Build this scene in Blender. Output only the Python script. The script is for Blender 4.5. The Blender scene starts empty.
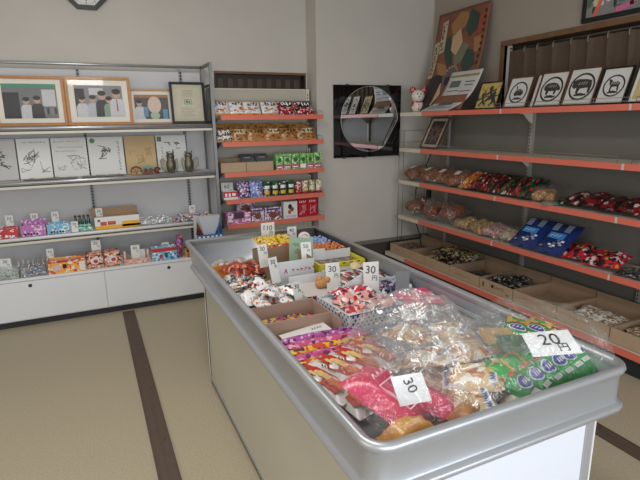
import bpy, bmesh, math, random
from mathutils import Vector, Matrix, Euler, noise
random.seed(7)
R = math.radians
sc = bpy.context.scene
COL = sc.collection

# ---------------------------------------------------------------- camera
F_PX, PITCH, ROLL, YAW, CAM_H = 493.3, .236, .015, .4354, 1.5
_fw = Vector((math.sin(YAW)*math.cos(PITCH), math.cos(YAW)*math.cos(PITCH), -math.sin(PITCH)))
_rt = Vector((math.cos(YAW), -math.sin(YAW), 0))
_dn = _fw.cross(_rt)
_r2 = _rt*math.cos(ROLL) + _dn*math.sin(ROLL)
_d2 = -_rt*math.sin(ROLL) + _dn*math.cos(ROLL)
cam = bpy.data.objects.new('camera', bpy.data.cameras.new('camera')); COL.objects.link(cam)
cam.matrix_world = Matrix((( _r2.x, -_d2.x, -_fw.x, 0), (_r2.y, -_d2.y, -_fw.y, 0), (_r2.z, -_d2.z, -_fw.z, CAM_H), (0,0,0,1)))
cam.data.sensor_width = 36; cam.data.lens = F_PX/640*36; cam.data.clip_start = .02
sc.camera = cam
def U(px, py, ax, v):
    """point of the plane (axis ax = v) of the room seen at a place in the photograph"""
    d = _r2*(px-320) + _d2*(py-240) + _fw*F_PX
    c = Vector((0, 0, CAM_H))
    return c + d*((v-c[ax])/d[ax])
def XA(px, py, Y): return U(px, py, 1, Y).x
def YA(px, py, X): return U(px, py, 0, X).y

# ---------------------------------------------------------------- world, light, exposure
def lin(c): return tuple(((v/255)/12.92 if v/255 <= .04045 else ((v/255+.055)/1.055)**2.4) for v in c)
w = bpy.data.worlds.new('world'); sc.world = w; w.use_nodes = True
w.node_tree.nodes['Background'].inputs[0].default_value = (.72, .84, 1, 1)
w.node_tree.nodes['Background'].inputs[1].default_value = 1.0
def area(name, loc, rot, sx, sy, power, col):
    l = bpy.data.lights.new(name, 'AREA'); l.shape = 'RECTANGLE'; l.size = sx; l.size_y = sy; l.energy = power; l.color = col
    o = bpy.data.objects.new(name, l); COL.objects.link(o); o.location = loc; o.rotation_euler = rot
    return o
area('daylight_front_window', (.6, -1.75, 1.35), (R(90), 0, 0), 4.4, 1.9, 82, (.93, .97, 1))
area('unseen_side_fill', (-2.45, .8, 1.5), (R(90), 0, R(-90)), 2.6, 1.5, 22, (1, .97, .9))  # unseen fill lamp on the left; wall_left has no window opening
area('ceiling_daylight_tubes', (.1, 1.9, 2.9), (0, 0, 0), .5, 2.6, 34, (1, .98, .94))
sc.view_settings.view_transform = 'Standard'; sc.view_settings.look = 'None'
sc.view_settings.exposure = 0.0; sc.view_settings.gamma = 1; sc.view_settings.use_curve_mapping = False

# ---------------------------------------------------------------- materials
_mc = {}
def mat(name, c, rough=.6, metal=0, nz=0, nscale=8, coat=0, bump=0, bscale=60, c2=None, spec=.5):
    if name in _mc: return _mc[name]
    m = bpy.data.materials.new(name); m.use_nodes = True; nt = m.node_tree; b = nt.nodes['Principled BSDF']
    col = lin(c)
    b.inputs['Base Color'].default_value = (*col, 1); b.inputs['Roughness'].default_value = rough
    b.inputs['Metallic'].default_value = metal; b.inputs['Coat Weight'].default_value = coat
    b.inputs['Specular IOR Level'].default_value = spec
    tc = nt.nodes.new('ShaderNodeTexCoord')
    if nz:
        n = nt.nodes.new('ShaderNodeTexNoise'); n.inputs['Scale'].default_value = nscale; n.inputs['Detail'].default_value = 5
        nt.links.new(tc.outputs['Object'], n.inputs['Vector'])
        cr = nt.nodes.new('ShaderNodeValToRGB'); nt.links.new(n.outputs['Fac'], cr.inputs[0])
        k = lin(c2) if c2 else tuple(v*(1-nz) for v in col)
        cr.color_ramp.elements[0].position = .32; cr.color_ramp.elements[1].position = .68
        cr.color_ramp.elements[0].color = (*k, 1); cr.color_ramp.elements[1].color = (*col, 1)
        nt.links.new(cr.outputs[0], b.inputs['Base Color'])
    if bump:
        n2 = nt.nodes.new('ShaderNodeTexNoise'); n2.inputs['Scale'].default_value = bscale; n2.inputs['Detail'].default_value = 4
        nt.links.new(tc.outputs['Object'], n2.inputs['Vector'])
        bp = nt.nodes.new('ShaderNodeBump'); bp.inputs['Strength'].default_value = bump; bp.inputs['Distance'].default_value = .01
        nt.links.new(n2.outputs['Fac'], bp.inputs['Height']); nt.links.new(bp.outputs[0], b.inputs['Normal'])
    _mc[name] = m
    return m
def pack(name, cols, scale=45, rough=.3, coat=.4, stretch=(1,1,1), bump=.25):
    """printed wrapper: small patches of flat ink in the given colours"""
    if name in _mc: return _mc[name]
    m = bpy.data.materials.new(name); m.use_nodes = True; nt = m.node_tree; b = nt.nodes['Principled BSDF']
    b.inputs['Roughness'].default_value = rough; b.inputs['Coat Weight'].default_value = coat; b.inputs['Coat Roughness'].default_value = .12
    tc = nt.nodes.new('ShaderNodeTexCoord'); oi = nt.nodes.new('ShaderNodeObjectInfo')
    ma = nt.nodes.new('ShaderNodeVectorMath'); ma.operation = 'MULTIPLY_ADD'
    nt.links.new(oi.outputs['Random'], ma.inputs[0]); ma.inputs[1].default_value = (7, 5, 3)
    nt.links.new(tc.outputs['Object'], ma.inputs[2])
    mp = nt.nodes.new('ShaderNodeMapping'); mp.inputs['Scale'].default_value = stretch; nt.links.new(ma.outputs[0], mp.inputs['Vector'])
    dn = nt.nodes.new('ShaderNodeTexNoise'); scale *= 1.35; dn.inputs['Scale'].default_value = scale*.8; nt.links.new(mp.outputs[0], dn.inputs['Vector'])
    mx = nt.nodes.new('ShaderNodeVectorMath'); mx.operation = 'MULTIPLY_ADD'; mx.inputs[1].default_value = (.9/scale,)*3
    nt.links.new(dn.outputs['Color'], mx.inputs[0]); nt.links.new(mp.outputs[0], mx.inputs[2])
    v = nt.nodes.new('ShaderNodeTexVoronoi'); v.inputs['Scale'].default_value = scale; nt.links.new(mx.outputs[0], v.inputs['Vector'])
    sp = nt.nodes.new('ShaderNodeSeparateColor'); nt.links.new(v.outputs['Color'], sp.inputs[0])
    cr = nt.nodes.new('ShaderNodeValToRGB'); cr.color_ramp.interpolation = 'CONSTANT'
    tot = sum(c[1] for c in cols); acc = 0
    el = cr.color_ramp.elements
    while len(el) < len(cols): el.new(.5)
    for e, (c, wt) in zip(list(el), cols):
        pass
    pos = []
    for c, wt in cols: pos.append(acc/tot); acc += wt
    for i in range(len(cols)): el[i].position = pos[i]
    for i in range(len(cols)): el[i].color = (*lin(cols[i][0]), 1)
    nt.links.new(sp.outputs[0], cr.inputs[0]); nt.links.new(cr.outputs[0], b.inputs['Base Color'])
    if bump:
        n2 = nt.nodes.new('ShaderNodeTexNoise'); n2.inputs['Scale'].default_value = 55; n2.inputs['Detail'].default_value = 2
        nt.links.new(tc.outputs['Object'], n2.inputs['Vector'])
        bp = nt.nodes.new('ShaderNodeBump'); bp.inputs['Strength'].default_value = bump; bp.inputs['Distance'].default_value = .01
        nt.links.new(n2.outputs['Fac'], bp.inputs['Height']); nt.links.new(bp.outputs[0], b.inputs['Normal'])
    _mc[name] = m
    return m
def film(name, tint=(240, 243, 248), haze=.14, rough=.08, bump=.5, bscale=22, edge=.5, gloss=.1):
    """clear plastic: mostly see-through, a little milky, glossy"""
    if name in _mc: return _mc[name]
    m = bpy.data.materials.new(name); m.use_nodes = True; nt = m.node_tree; b = nt.nodes['Principled BSDF']
    out = nt.nodes['Material Output']
    b.inputs['Base Color'].default_value = (*lin(tint), 1); b.inputs['Roughness'].default_value = rough; b.inputs['Specular IOR Level'].default_value = .9
    tr = nt.nodes.new('ShaderNodeBsdfTransparent'); mix = nt.nodes.new('ShaderNodeMixShader')
    tc = nt.nodes.new('ShaderNodeTexCoord')
    bp = nt.nodes.new('ShaderNodeBump'); bp.inputs['Strength'].default_value = bump; bp.inputs['Distance'].default_value = .02
    n = nt.nodes.new('ShaderNodeTexNoise'); n.inputs['Scale'].default_value = bscale; n.inputs['Detail'].default_value = 3; n.inputs['Distortion'].default_value = 1.2
    nt.links.new(tc.outputs['Object'], n.inputs['Vector']); nt.links.new(n.outputs['Fac'], bp.inputs['Height'])
    nt.links.new(bp.outputs[0], b.inputs['Normal'])
    lw = nt.nodes.new('ShaderNodeLayerWeight'); lw.inputs['Blend'].default_value = .35; nt.links.new(bp.outputs[0], lw.inputs['Normal'])
    mr = nt.nodes.new('ShaderNodeMapRange'); mr.inputs['To Min'].default_value = haze; mr.inputs['To Max'].default_value = haze+edge
    nt.links.new(lw.outputs['Facing'], mr.inputs['Value'])
    gl = nt.nodes.new('ShaderNodeBsdfGlossy'); gl.inputs['Roughness'].default_value = rough; nt.links.new(bp.outputs[0], gl.inputs['Normal'])
    nt.links.new(mr.outputs[0], mix.inputs[0]); nt.links.new(tr.outputs[0], mix.inputs[1]); nt.links.new(b.outputs[0], mix.inputs[2])
    m2 = nt.nodes.new('ShaderNodeMixShader'); m2.inputs[0].default_value = gloss
    nt.links.new(mix.outputs[0], m2.inputs[1]); nt.links.new(gl.outputs[0], m2.inputs[2]); nt.links.new(m2.outputs[0], out.inputs[0])
    _mc[name] = m
    return m

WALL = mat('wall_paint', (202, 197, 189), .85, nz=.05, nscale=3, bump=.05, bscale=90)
WALLR = mat('right_wall_shaded', (166, 156, 143), .9, nz=.07, nscale=2, bump=.05, bscale=90)  # wall colour darkened to carry the shade on this side
FLOOR = mat('floor_linoleum', (182, 171, 148), .5, nz=.16, nscale=110, c2=(166, 154, 130), bump=.02, bscale=150)
STRIP = mat('floor_strip_brown', (92, 76, 66), .6, nz=.15, nscale=20)
WHITE = mat('white_enamel', (226, 227, 230), .35, nz=.03, nscale=2)
PANEL = mat('shelf_back_white', (203, 202, 203), .5, nz=.04, nscale=2)
GREYP = mat('shelf_back_grey', (116, 112, 106), .6, nz=.08, nscale=3)
CREAM = mat('cream_enamel', (214, 207, 190), .45, nz=.04, nscale=5)
CHROME = mat('chrome', (205, 207, 210), .32, .7, nz=.15, nscale=12)
ALU = mat('brushed_aluminium', (190, 193, 198), .36, .6, nz=.08, nscale=4)
ALUD = mat('aluminium_band', (178, 181, 186), .33, .55, nz=.06, nscale=3)
ORANGE = mat('orange_price_rail', (224, 116, 96), .45, nz=.06, nscale=10)
BLACK = mat('black_paint', (24, 24, 26), .4)
BLKGLOSS = mat('black_gloss', (10, 10, 12), .06, coat=1)
MIRROR = mat('mirror_silver', (215, 220, 222), .02, 1)
DARKWOOD = mat('dark_brown_wood', (58, 42, 34), .5, nz=.3, nscale=14)
KICK = mat('black_kick', (38, 40, 46), .5)
BASEB = mat('brown_baseboard', (70, 62, 56), .5, nz=.1)
OAK = mat('oak_frame', (190, 132, 72), .35, nz=.2, nscale=22, coat=.3)
OAK2 = mat('pale_wood_frame', (198, 150, 100), .4, nz=.15, nscale=22, coat=.2)
BRWOOD = mat('brown_wood_trim', (122, 88, 62), .45, nz=.2, nscale=16)
PAPER = mat('white_paper', (224, 224, 221), .7)
PAPERG = mat('grey_paper', (202, 202, 200), .6, nz=.08, nscale=9)
INK = mat('black_ink', (26, 26, 30), .6)
INKG = mat('grey_ink', (92, 90, 92), .6)
REDINK = mat('red_ink', (206, 44, 60), .6)
BLUEINK = mat('blue_ink', (58, 104, 180), .5)
WHINK = mat('white_ink', (244, 240, 244), .5)
CARD = mat('cardboard', (184, 158, 130), .8, nz=.06, nscale=8)
CARDD = mat('cardboard_brown', (160, 134, 108), .85, nz=.08, nscale=8)
TAN = mat('kraft_paper', (196, 170, 128), .8, nz=.05)
BREAD = mat('bread_crust', (138, 76, 40), .6, nz=.5, nscale=26, c2=(92, 46, 22))
CRACK = mat('cracker', (226, 190, 138), .7, nz=.35, nscale=30, c2=(196, 138, 78))
FILM = film('clear_film', haze=.02, edge=.16, gloss=.13, rough=.05)
FILM2 = film('clear_film_crinkled', haze=.05, bump=.9, bscale=16, edge=.26, gloss=.17, rough=.06)
FILMD = film('clear_film_thin', haze=.01, bump=.6, bscale=40, edge=.10, gloss=.11, rough=.06)
GLASS = film('picture_glass', haze=.0, rough=.03, bump=0, edge=.02, gloss=.035)
GREENG = mat('green_bottle', (28, 78, 66), .15, coat=.6)
SCREW = mat('dark_metal', (70, 70, 72), .35, .8)
WIRE = mat('wire_metal', (150, 146, 138), .35, .8)

# ---------------------------------------------------------------- mesh helper
class MB:
    def __init__(s): s.b = bmesh.new(); s.mats = []; s.T = Matrix()
    def mi(s, m):
        if m not in s.mats: s.mats.append(m)
        return s.mats.index(m)
    def v(s, p): return s.b.verts.new(s.T @ Vector(p))
    def poly(s, pts, m, smooth=False):
        try: f = s.b.faces.new([s.v(p) for p in pts])
        except ValueError: return
        f.material_index = s.mi(m); f.smooth = smooth
        return f
    def box(s, x0, x1, y0, y1, z0, z1, m, T=None):
        T = T or Matrix()
        c = [T @ Vector(p) for p in ((x0,y0,z0),(x1,y0,z0),(x1,y1,z0),(x0,y1,z0),(x0,y0,z1),(x1,y0,z1),(x1,y1,z1),(x0,y1,z1))]
        vs = [s.v(p) for p in c]; k = s.mi(m)
        for q in ((0,3,2,1),(4,5,6,7),(0,1,5,4),(1,2,6,5),(2,3,7,6),(3,0,4,7)):
            s.b.faces.new([vs[i] for i in q]).material_index = k
    def prism(s, pts, ax, a, b, m):
        """polygon in the plane across axis ax, pushed from a to b"""
        def P(p, t):
            q = list(p); q.insert(ax, t); return q
        lo = [s.v(P(p, a)) for p in pts]; hi = [s.v(P(p, b)) for p in pts]; k = s.mi(m); n = len(pts)
        s.b.faces.new(lo).material_index = k; s.b.faces.new(hi[::-1]).material_index = k
        for i in range(n):
            s.b.faces.new([lo[i], hi[i], hi[(i+1) % n], lo[(i+1) % n]]).material_index = k
    def tube(s, pts, r, m, n=8, closed=False):
        pts = [Vector(p) for p in pts]; rings = []; k = s.mi(m)
        N = len(pts)
        for i, p in enumerate(pts):
            if closed: d = pts[(i+1) % N] - pts[i-1]
            else: d = (pts[min(i+1, N-1)] - pts[max(i-1, 0)])
            d.normalize(); a = d.orthogonal().normalized()
            if rings:
                a = (la - d*la.dot(d)).normalized()
            la = a; bb = d.cross(a)
            rr = r[i] if isinstance(r, (list, tuple)) else r
            rings.append([s.v(p + (a*math.cos(t) + bb*math.sin(t))*rr) for t in (2*math.pi*j/n for j in range(n))])
        for i in range(N if closed else N-1):
            A, B = rings[i], rings[(i+1) % N]
            for j in range(n):
                f = s.b.faces.new([A[j], A[(j+1) % n], B[(j+1) % n], B[j]]); f.material_index = k; f.smooth = True
        if not closed:
            s.b.faces.new(rings[0][::-1]).material_index = k; s.b.faces.new(rings[-1]).material_index = k
    def lathe(s, prof, m, n=16, c=(0,0,0), sx=1, sy=1):
        """prof: (radius, z[, material])"""
        c = Vector(c); rings = []
        for p in prof:
            rings.append([s.v(c + Vector((math.cos(2*math.pi*j/n)*p[0]*sx, math.sin(2*math.pi*j/n)*p[0]*sy, p[1]))) for j in range(n)])
        for i in range(len(prof)-1):
            k = s.mi(prof[i+1][2] if len(prof[i+1]) > 2 else m)
            for j in range(n):
                f = s.b.faces.new([rings[i][j], rings[i][(j+1) % n], rings[i+1][(j+1) % n], rings[i+1][j]]); f.material_index = k; f.smooth = True
        s.b.faces.new(rings[0][::-1]).material_index = s.mi(m); s.b.faces.new(rings[-1]).material_index = s.mi(prof[-1][2] if len(prof[-1]) > 2 else m)
    def ball(s, c, r, m, n=12, sx=1, sy=1, sz=1):
        prof = [(max(1e-4, math.sin(math.pi*i/8))*r, -math.cos(math.pi*i/8)*r*sz) for i in range(9)]
        s.lathe(prof, m, n, c, sx, sy)
    def disk(s, cx, cz, r, y, m, n=20, rz=None):
        s.poly([(cx+math.cos(2*math.pi*i/n)*r, y, cz+math.sin(2*math.pi*i/n)*(rz or r)) for i in range(n)], m)
    def ringxz(s, cx, cz, r0, r1, y, m, n=28):
        for i in range(n):
            a, b_ = 2*math.pi*i/n, 2*math.pi*(i+1)/n
            s.poly([(cx+math.cos(a)*r0, y, cz+math.sin(a)*r0), (cx+math.cos(a)*r1, y, cz+math.sin(a)*r1),
                    (cx+math.cos(b_)*r1, y, cz+math.sin(b_)*r1), (cx+math.cos(b_)*r0, y, cz+math.sin(b_)*r0)], m)
    def stroke(s, pts, wd, m, ax=1, off=0):
        """flat pen stroke on the plane across axis ax at off; pts in the two other axes"""
        for (a, b_) in zip(pts[:-1], pts[1:]):
            a, b2 = Vector(a), Vector(b_); d = b2-a
            if d.length < 1e-6: continue
            d.normalize(); n = Vector((-d.y, d.x))*wd/2; e = d*wd*.3
            q = [a-e+n, a-e-n, b2+e-n, b2+e+n]
            P = []
            for p in q:
                l = [p.x, p.y]; l.insert(ax, off); P.append(l)
            s.poly(P, m)
    def pillow(s, w_, l_, t_, m, nx=8, ny=10, crimp=.1, amp=.12, seed=0, base=.25, m_end=None):
        """sealed packet lying on z=0, long way along y"""
        o = Vector((seed*3.1, seed*1.7, seed*.9))
        def prof(u, v):
            a = max(0, 1-abs(u)**3)**.6; vv = max(0, (1-crimp-abs(v))/(1-crimp)); 
            return a*min(1, (vv*2.2))**.6
        for side in (1, 0):
            g = []
            for j in range(ny+1):
                row = []
                for i in range(nx+1):
                    u = -1+2*i/nx; v = -1+2*j/ny
                    h = prof(u, v); nn = noise.noise(o+Vector((u*2.2, v*2.6, side*4)))
                    z = base*t_ + (h*(1+nn*amp*2)*t_*(1-base) if side else -h*base*t_*(.92))
                    pinch = 1-.07*h
                    row.append(s.v((u*w_/2*pinch*(1+amp*.1*nn), v*l_/2, z)))
                g.append(row)
            for j in range(ny):
                for i in range(nx):
                    q = [g[j][i], g[j][i+1], g[j+1][i+1], g[j+1][i]]
                    if not side: q.reverse()
                    f = s.b.faces.new(q); f.smooth = True
                    vv = abs(-1+2*(j+.5)/ny)
                    f.material_index = s.mi(m_end if (m_end and vv > 1-crimp*1.3) else m)
    def out(s, name, parent=None, loc=(0,0,0), rot=(0,0,0), weld=True, bevel=0):
        if weld: bmesh.ops.remove_doubles(s.b, verts=s.b.verts, dist=1e-5)
        me = bpy.data.meshes.new(name); s.b.to_mesh(me); s.b.free()
        for m in s.mats: me.materials.append(m)
        o = bpy.data.objects.new(name, me); COL.objects.link(o); o.location = loc; o.rotation_euler = rot
        if parent: o.parent = parent
        if bevel:
            bv = o.modifiers.new('bevel', 'BEVEL'); bv.width = bevel; bv.segments = 2; bv.limit_method = 'ANGLE'
        return o
def tag(o, label, cat, group=None):
    o['label'] = label; o['category'] = cat
    if group: o['group'] = group
    return o
def struct(o): o['kind'] = 'structure'; return o
def thing(name, label, cat, loc=(0,0,0), rot=(0,0,0), group=None):
    o = bpy.data.objects.new(name, None); COL.objects.link(o); o.location = loc
    o.rotation_euler = rot if isinstance(rot, (tuple, list)) else (0, 0, rot)
    o.empty_display_size = .05
    return tag(o, label, cat, group)
def dup(root, loc=None, rot=None, label=None):
    r = root.copy(); COL.objects.link(r)
    if loc is not None: r.location = loc
    if rot is not None: r.rotation_euler = rot
    if label: r['label'] = label
    for ch in list(root.children):
        c = ch.copy(); COL.objects.link(c); c.parent = r
        for g in list(ch.children):
            d = g.copy(); COL.objects.link(d); d.parent = c
    return r
_tm = {}
def text(s, size, m, parent, loc, rot=(R(90), 0, 0), name='price_text', extr=.0004):
    key = (s, size, m.name)
    if key not in _tm:
        cu = bpy.data.curves.new('t', 'FONT'); cu.body = s; cu.size = size; cu.align_x = 'CENTER'; cu.align_y = 'CENTER'; cu.extrude = extr
        cu.resolution_u = 3
        to = bpy.data.objects.new('t', cu); COL.objects.link(to)
        dg = bpy.context.evaluated_depsgraph_get(); me = bpy.data.meshes.new_from_object(to.evaluated_get(dg))
        bpy.data.objects.remove(to); me.materials.clear(); me.materials.append(m); me.name = name; _tm[key] = me
    o = bpy.data.objects.new(name, _tm[key]); COL.objects.link(o); o.parent = parent; o.location = loc; o.rotation_euler = rot
    return o
ORD = ['leftmost', 'second from the left', 'third from the left', 'fourth from the left', 'fifth from the left', 'sixth from the left', 'seventh from the left', 'eighth from the left']

# ================================================================ SETTING
XR, YB, YM, XM = 3.36, 4.62, 4.40, 2.035       # right wall, back wall, mirror wall, its left corner
CE = 2.95
b = MB(); b.box(-2.5, 4.1, -1.8, 4.9, -.1, 0, FLOOR); struct(b.out('floor'))
b = MB(); b.box(-2.5, 4.1, -1.8, 4.9, CE, CE+.1, WALL); struct(b.out('ceiling'))
b = MB()
b.box(-2.5, 1.12, YB, YB+.12, 0, CE, WALL); b.box(1.12, 2.02, YB, YB+.12, 1.955, CE, WALL); b.box(1.12, 2.02, YB, YB+.12, 0, 1.80, WALL)
b.box(2.02, XM, YB, YB+.12, 0, CE, WALL); b.box(XM, XR+.1, YM, YB+.12, 0, CE, WALL)
struct(b.out('wall_back'))
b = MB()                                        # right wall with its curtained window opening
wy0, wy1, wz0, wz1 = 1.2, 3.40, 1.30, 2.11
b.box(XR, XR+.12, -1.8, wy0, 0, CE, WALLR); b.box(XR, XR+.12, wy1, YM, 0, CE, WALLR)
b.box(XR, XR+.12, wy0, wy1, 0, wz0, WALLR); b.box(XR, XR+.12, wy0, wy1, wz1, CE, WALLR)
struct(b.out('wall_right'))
b = MB(); b.box(-2.62, -2.5, -1.8, 4.74, 0, CE, WALL); struct(b.out('wall_left'))
b = MB()                                        # shop front: low sill and head over the big window behind the camera
b.box(-2.5, 3.36, -1.92, -1.8, 0, .35, WALL); b.box(-2.5, 3.36, -1.92, -1.8, 2.35, CE, WALL)
b.box(-2.5, -1.7, -1.92, -1.8, .35, 2.35, WALL); b.box(2.9, 3.36, -1.92, -1.8, .35, 2.35, WALL)
struct(b.out('wall_front'))
b = MB(); b.box(XM-.0, XR, YM-.05, YM, 0, .24, BASEB); b.box(XM, XR, YM-.055, YM, .24, .265, mat('grey_cap', (120, 116, 110), .5)); struct(b.out('baseboard_back'))
b = MB()                                        # slim corner beads
b.box(XR-.012, XR, YM-.012, YM, .27, CE, mat('corner_bead', (196, 190, 182), .7)); struct(b.out('trim_1'))
# brown steel strips set in the floor
def floor_strip(n, x, y0, y1, w_):
    b = MB(); b.box(x-w_/2, x+w_/2, y0, y1, .0, .004, STRIP)
    b.box(x-w_/2, x-w_/2+.006, y0, y1, .004, .007, STRIP); b.box(x+w_/2-.006, x+w_/2, y0, y1, .004, .007, STRIP)
    b.box(x-.003, x+.003, y0, y1, .004, .006, STRIP)
    for k in range(8): b.lathe([(.004, .004), (.004, .0065)], SCREW, 8, (x+.02, y0+(y1-y0)*(k+.5)/8, 0))
    struct(b.out('trim_%d' % n))
floor_strip(2, .172, -.2, 4.135, .092)
floor_strip(3, 2.135, -.2, 2.6, .09)
# window_1: narrow dark window above the middle shelves
b = MB(); x0, x1, z0, z1 = 1.12, 2.02, 1.80, 1.955
b.box(x0, x1, YB-.012, YB+.1, z1-.02, z1, BRWOOD); b.box(x0, x1, YB-.004, YB+.1, z0, z0+.012, BRWOOD)
b.box(x0, x0+.015, YB-.004, YB+.1, z0, z1, DARKWOOD); b.box(x1-.015, x1, YB-.004, YB+.1, z0, z1, DARKWOOD)
wn = struct(b.out('window_1'))
b = MB(); b.box(x0+.015, x1-.015, YB+.085, YB+.1, z0, z1, DARKWOOD)
for i in range(9): b.box(x0+.05+i*.095, x0+.05+i*.095+.05, YB+.078, YB+.085, z0+.01, z1-.055, mat('dim_slat', (84, 72, 62), .5, nz=.2))
b.out('pane', wn)
# window_2: right wall window with a wooden frame
b = MB()
b.box(XR-.02, XR+.1, wy0, wy1+.03, wz1-.005, wz1+.035, BRWOOD); b.box(XR-.02, XR+.1, wy1, wy1+.03, wz0-.03, wz1, BRWOOD)
b.box(XR-.02, XR+.1, wy0, wy1, wz0-.03, wz0, BRWOOD); b.box(XR+.0, XR+.1, wy0-.03, wy0, wz0, wz1, BRWOOD)
b.box(XR+.03, XR+.06, wy1-.03, wy1, wz0, wz1, mat('sash_white', (206, 204, 198), .5))
wn2 = struct(b.out('window_2'))
b = MB(); b.box(XR+.09, XR+.1, wy0, wy1, wz0, wz1, mat('dim_glass', (60, 56, 50), .1)); b.out('pane', wn2)
# curtain: brown pleated cloth on a rail
CURT = mat('brown_curtain', (98, 82, 70), .9, nz=.15, nscale=40)
ct = thing('curtain', 'sheer brown pleated curtain hanging in the right wall window', 'curtain', (XR+.035, wy1-.03, wz1-.03), R(-90))
b = MB(); L_ = wy1-wy0-.06; n = 260; rows = 8; g = []
plt = [wy1-.03-YA(px, py, XR) for px, py in [(524, 48), (537, 45), (553, 42), (571, 39), (588, 36), (608, 32), (630, 27)]]
plt += [plt[-1]+.17*(i+1) for i in range(6)]
for j in range(rows+1):
    z = -.02-.72*j/rows; row = []
    for i in range(n+1):
        x = L_*i/n; y = .008*math.sin(x*38)*(.3+.7*j/rows)
        for p in plt: y -= .03*math.exp(-((x-p)/.011)**2)*(1 if j < 2 else .7)
        row.append(b.v((x, y-.004+.0*j, z+.004*math.sin(x*14))))
    g.append(row)
for j in range(rows):
    for i in range(n):
        f = b.b.faces.new([g[j][i], g[j+1][i], g[j+1][i+1], g[j][i+1]]); f.material_index = b.mi(CURT); f.smooth = True
b.out('cloth', ct)
b = MB(); b.tube([(0, 0, 0), (L_, 0, 0)], .006, WIRE); b.out('rail', ct)
for p in plt:
    if p < L_:
        b = MB(); b.tube([(p, -.02, .0), (p, -.036, -.02), (p+.004, -.036, -.05)], .0035, mat('hook_tape', (150, 140, 126), .7), 6); b.out('hook', ct)

# ================================================================ LEFT WHITE SHELF UNIT
GF, GB = 4.28, 4.58                            # shelf fronts, back panel
Z1, Z2, Z3, ZB = 1.495, 1.095, .672, .385
XL, XE = -1.15, 1.005
u = thing('display_shelf', 'long white and chrome wall shelf unit with cupboard base on the left', 'shelf')
b = MB(); b.box(XL, XE-.02, GB, GB+.02, .1, 1.93, PANEL); b.out('back_panel', u)
for x in (-.78, .012, .815):
    b = MB(); b.box(x-.012, x+.012, GB-.018, GB, .385, 1.955, mat('slotted_upright', (150, 152, 156), .5, .2))
    for k in range(60): 
        z = .41+k*.0255
        b.box(x-.007, x+.007, GB-.0188, GB-.018, z, z+.017, INK)
    b.tube([(x, GB-.01, 1.93), (x, GB-.01, 1.955), (x, GB-.02, 1.968)], .009, CHROME); b.out('upright', u)
b = MB(); b.tube([(XL, GB-.02, 1.968), (XE, GB-.02, 1.972)], .0115, CHROME, 10); b.out('top_rail', u)
for z, m in ((Z1, CHROME), (Z2, CHROME), (Z3, WHITE)):
    b = MB(); b.box(XL, XE-.01, GF+.004, GB, z-.028, z-.003, PANEL)
    sh = b.out('shelf_board', u)
    b = MB(); b.tube([(XL, GF+.002, z-.013), (XE-.008, GF+.002, z-.013)], .013, m, 10); b.out('front_rail', sh)
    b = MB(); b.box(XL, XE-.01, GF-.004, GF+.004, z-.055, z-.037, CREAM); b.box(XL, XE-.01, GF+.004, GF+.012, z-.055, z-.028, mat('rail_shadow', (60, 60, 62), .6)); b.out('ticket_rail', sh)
for x0, x1 in ((XL, -.78), (-.78, .03), (.03, .89)):
    pass
b = MB(); b.box(XL, .93, 4.165, GB, .05, ZB-.022, WHITE); b.box(XL, .93, 4.15, GB, ZB-.022, ZB, WHITE); b.out('base_cabinet', u, bevel=.003)
for x0, x1, kx in ((XL, -.775, -1.0), (-.771, .026, -.492), (.030, .925, .525)):
    b = MB(); b.box(x0, x1, 4.15, 4.166, .062, ZB-.026, WHITE); d = b.out('door', u, bevel=.002)
    b = MB(); b.T = Matrix.Translation((kx, 4.15, .325)) @ Matrix.Rotation(R(90), 4, 'X'); b.lathe([(.013, 0), (.013, .004), (.007, .007)], SCREW, 14); b.out('lock', d)
b = MB(); b.box(XL, .93, 4.18, GB, 0, .062, KICK); b.out('kick_plate', u)
# end frame of square tube
ENDF = mat('end_post_steel', (128, 130, 132), .4, .5); b = MB(); py = 4.25
b.box(XE-.012, XE+.012, py-.012, py+.012, 0, 1.985, ENDF); b.box(XE-.012, XE+.012, GB-.03, GB-.006, 0, 1.985, ENDF)
b.box(XE-.012, XE+.012, py, GB-.01, 1.963, 1.985, ENDF); b.box(XE-.01, XE+.01, py, GB-.01, 1.80, 1.815, BLACK); b.box(XE-.01, XE+.01, py, GB-.01, 1.50, 1.515, BLACK)
b.box(XE-.008, XE+.004, py+.05, py+.065, 1.5, 1.8, BLACK); b.box(XE-.003, XE+.001, py+.012, GB-.03, .39, 1.48, PANEL)
b.out('end_frame', u)
for z in (Z1, Z2, Z3):
    b = MB(); b.prism([(GF+.03, z-.03), (GB-.01, z-.03), (GB-.01, z-.09), (GB-.06, z-.08)], 0, .81, .818, ALU); b.out('bracket', u)

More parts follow.
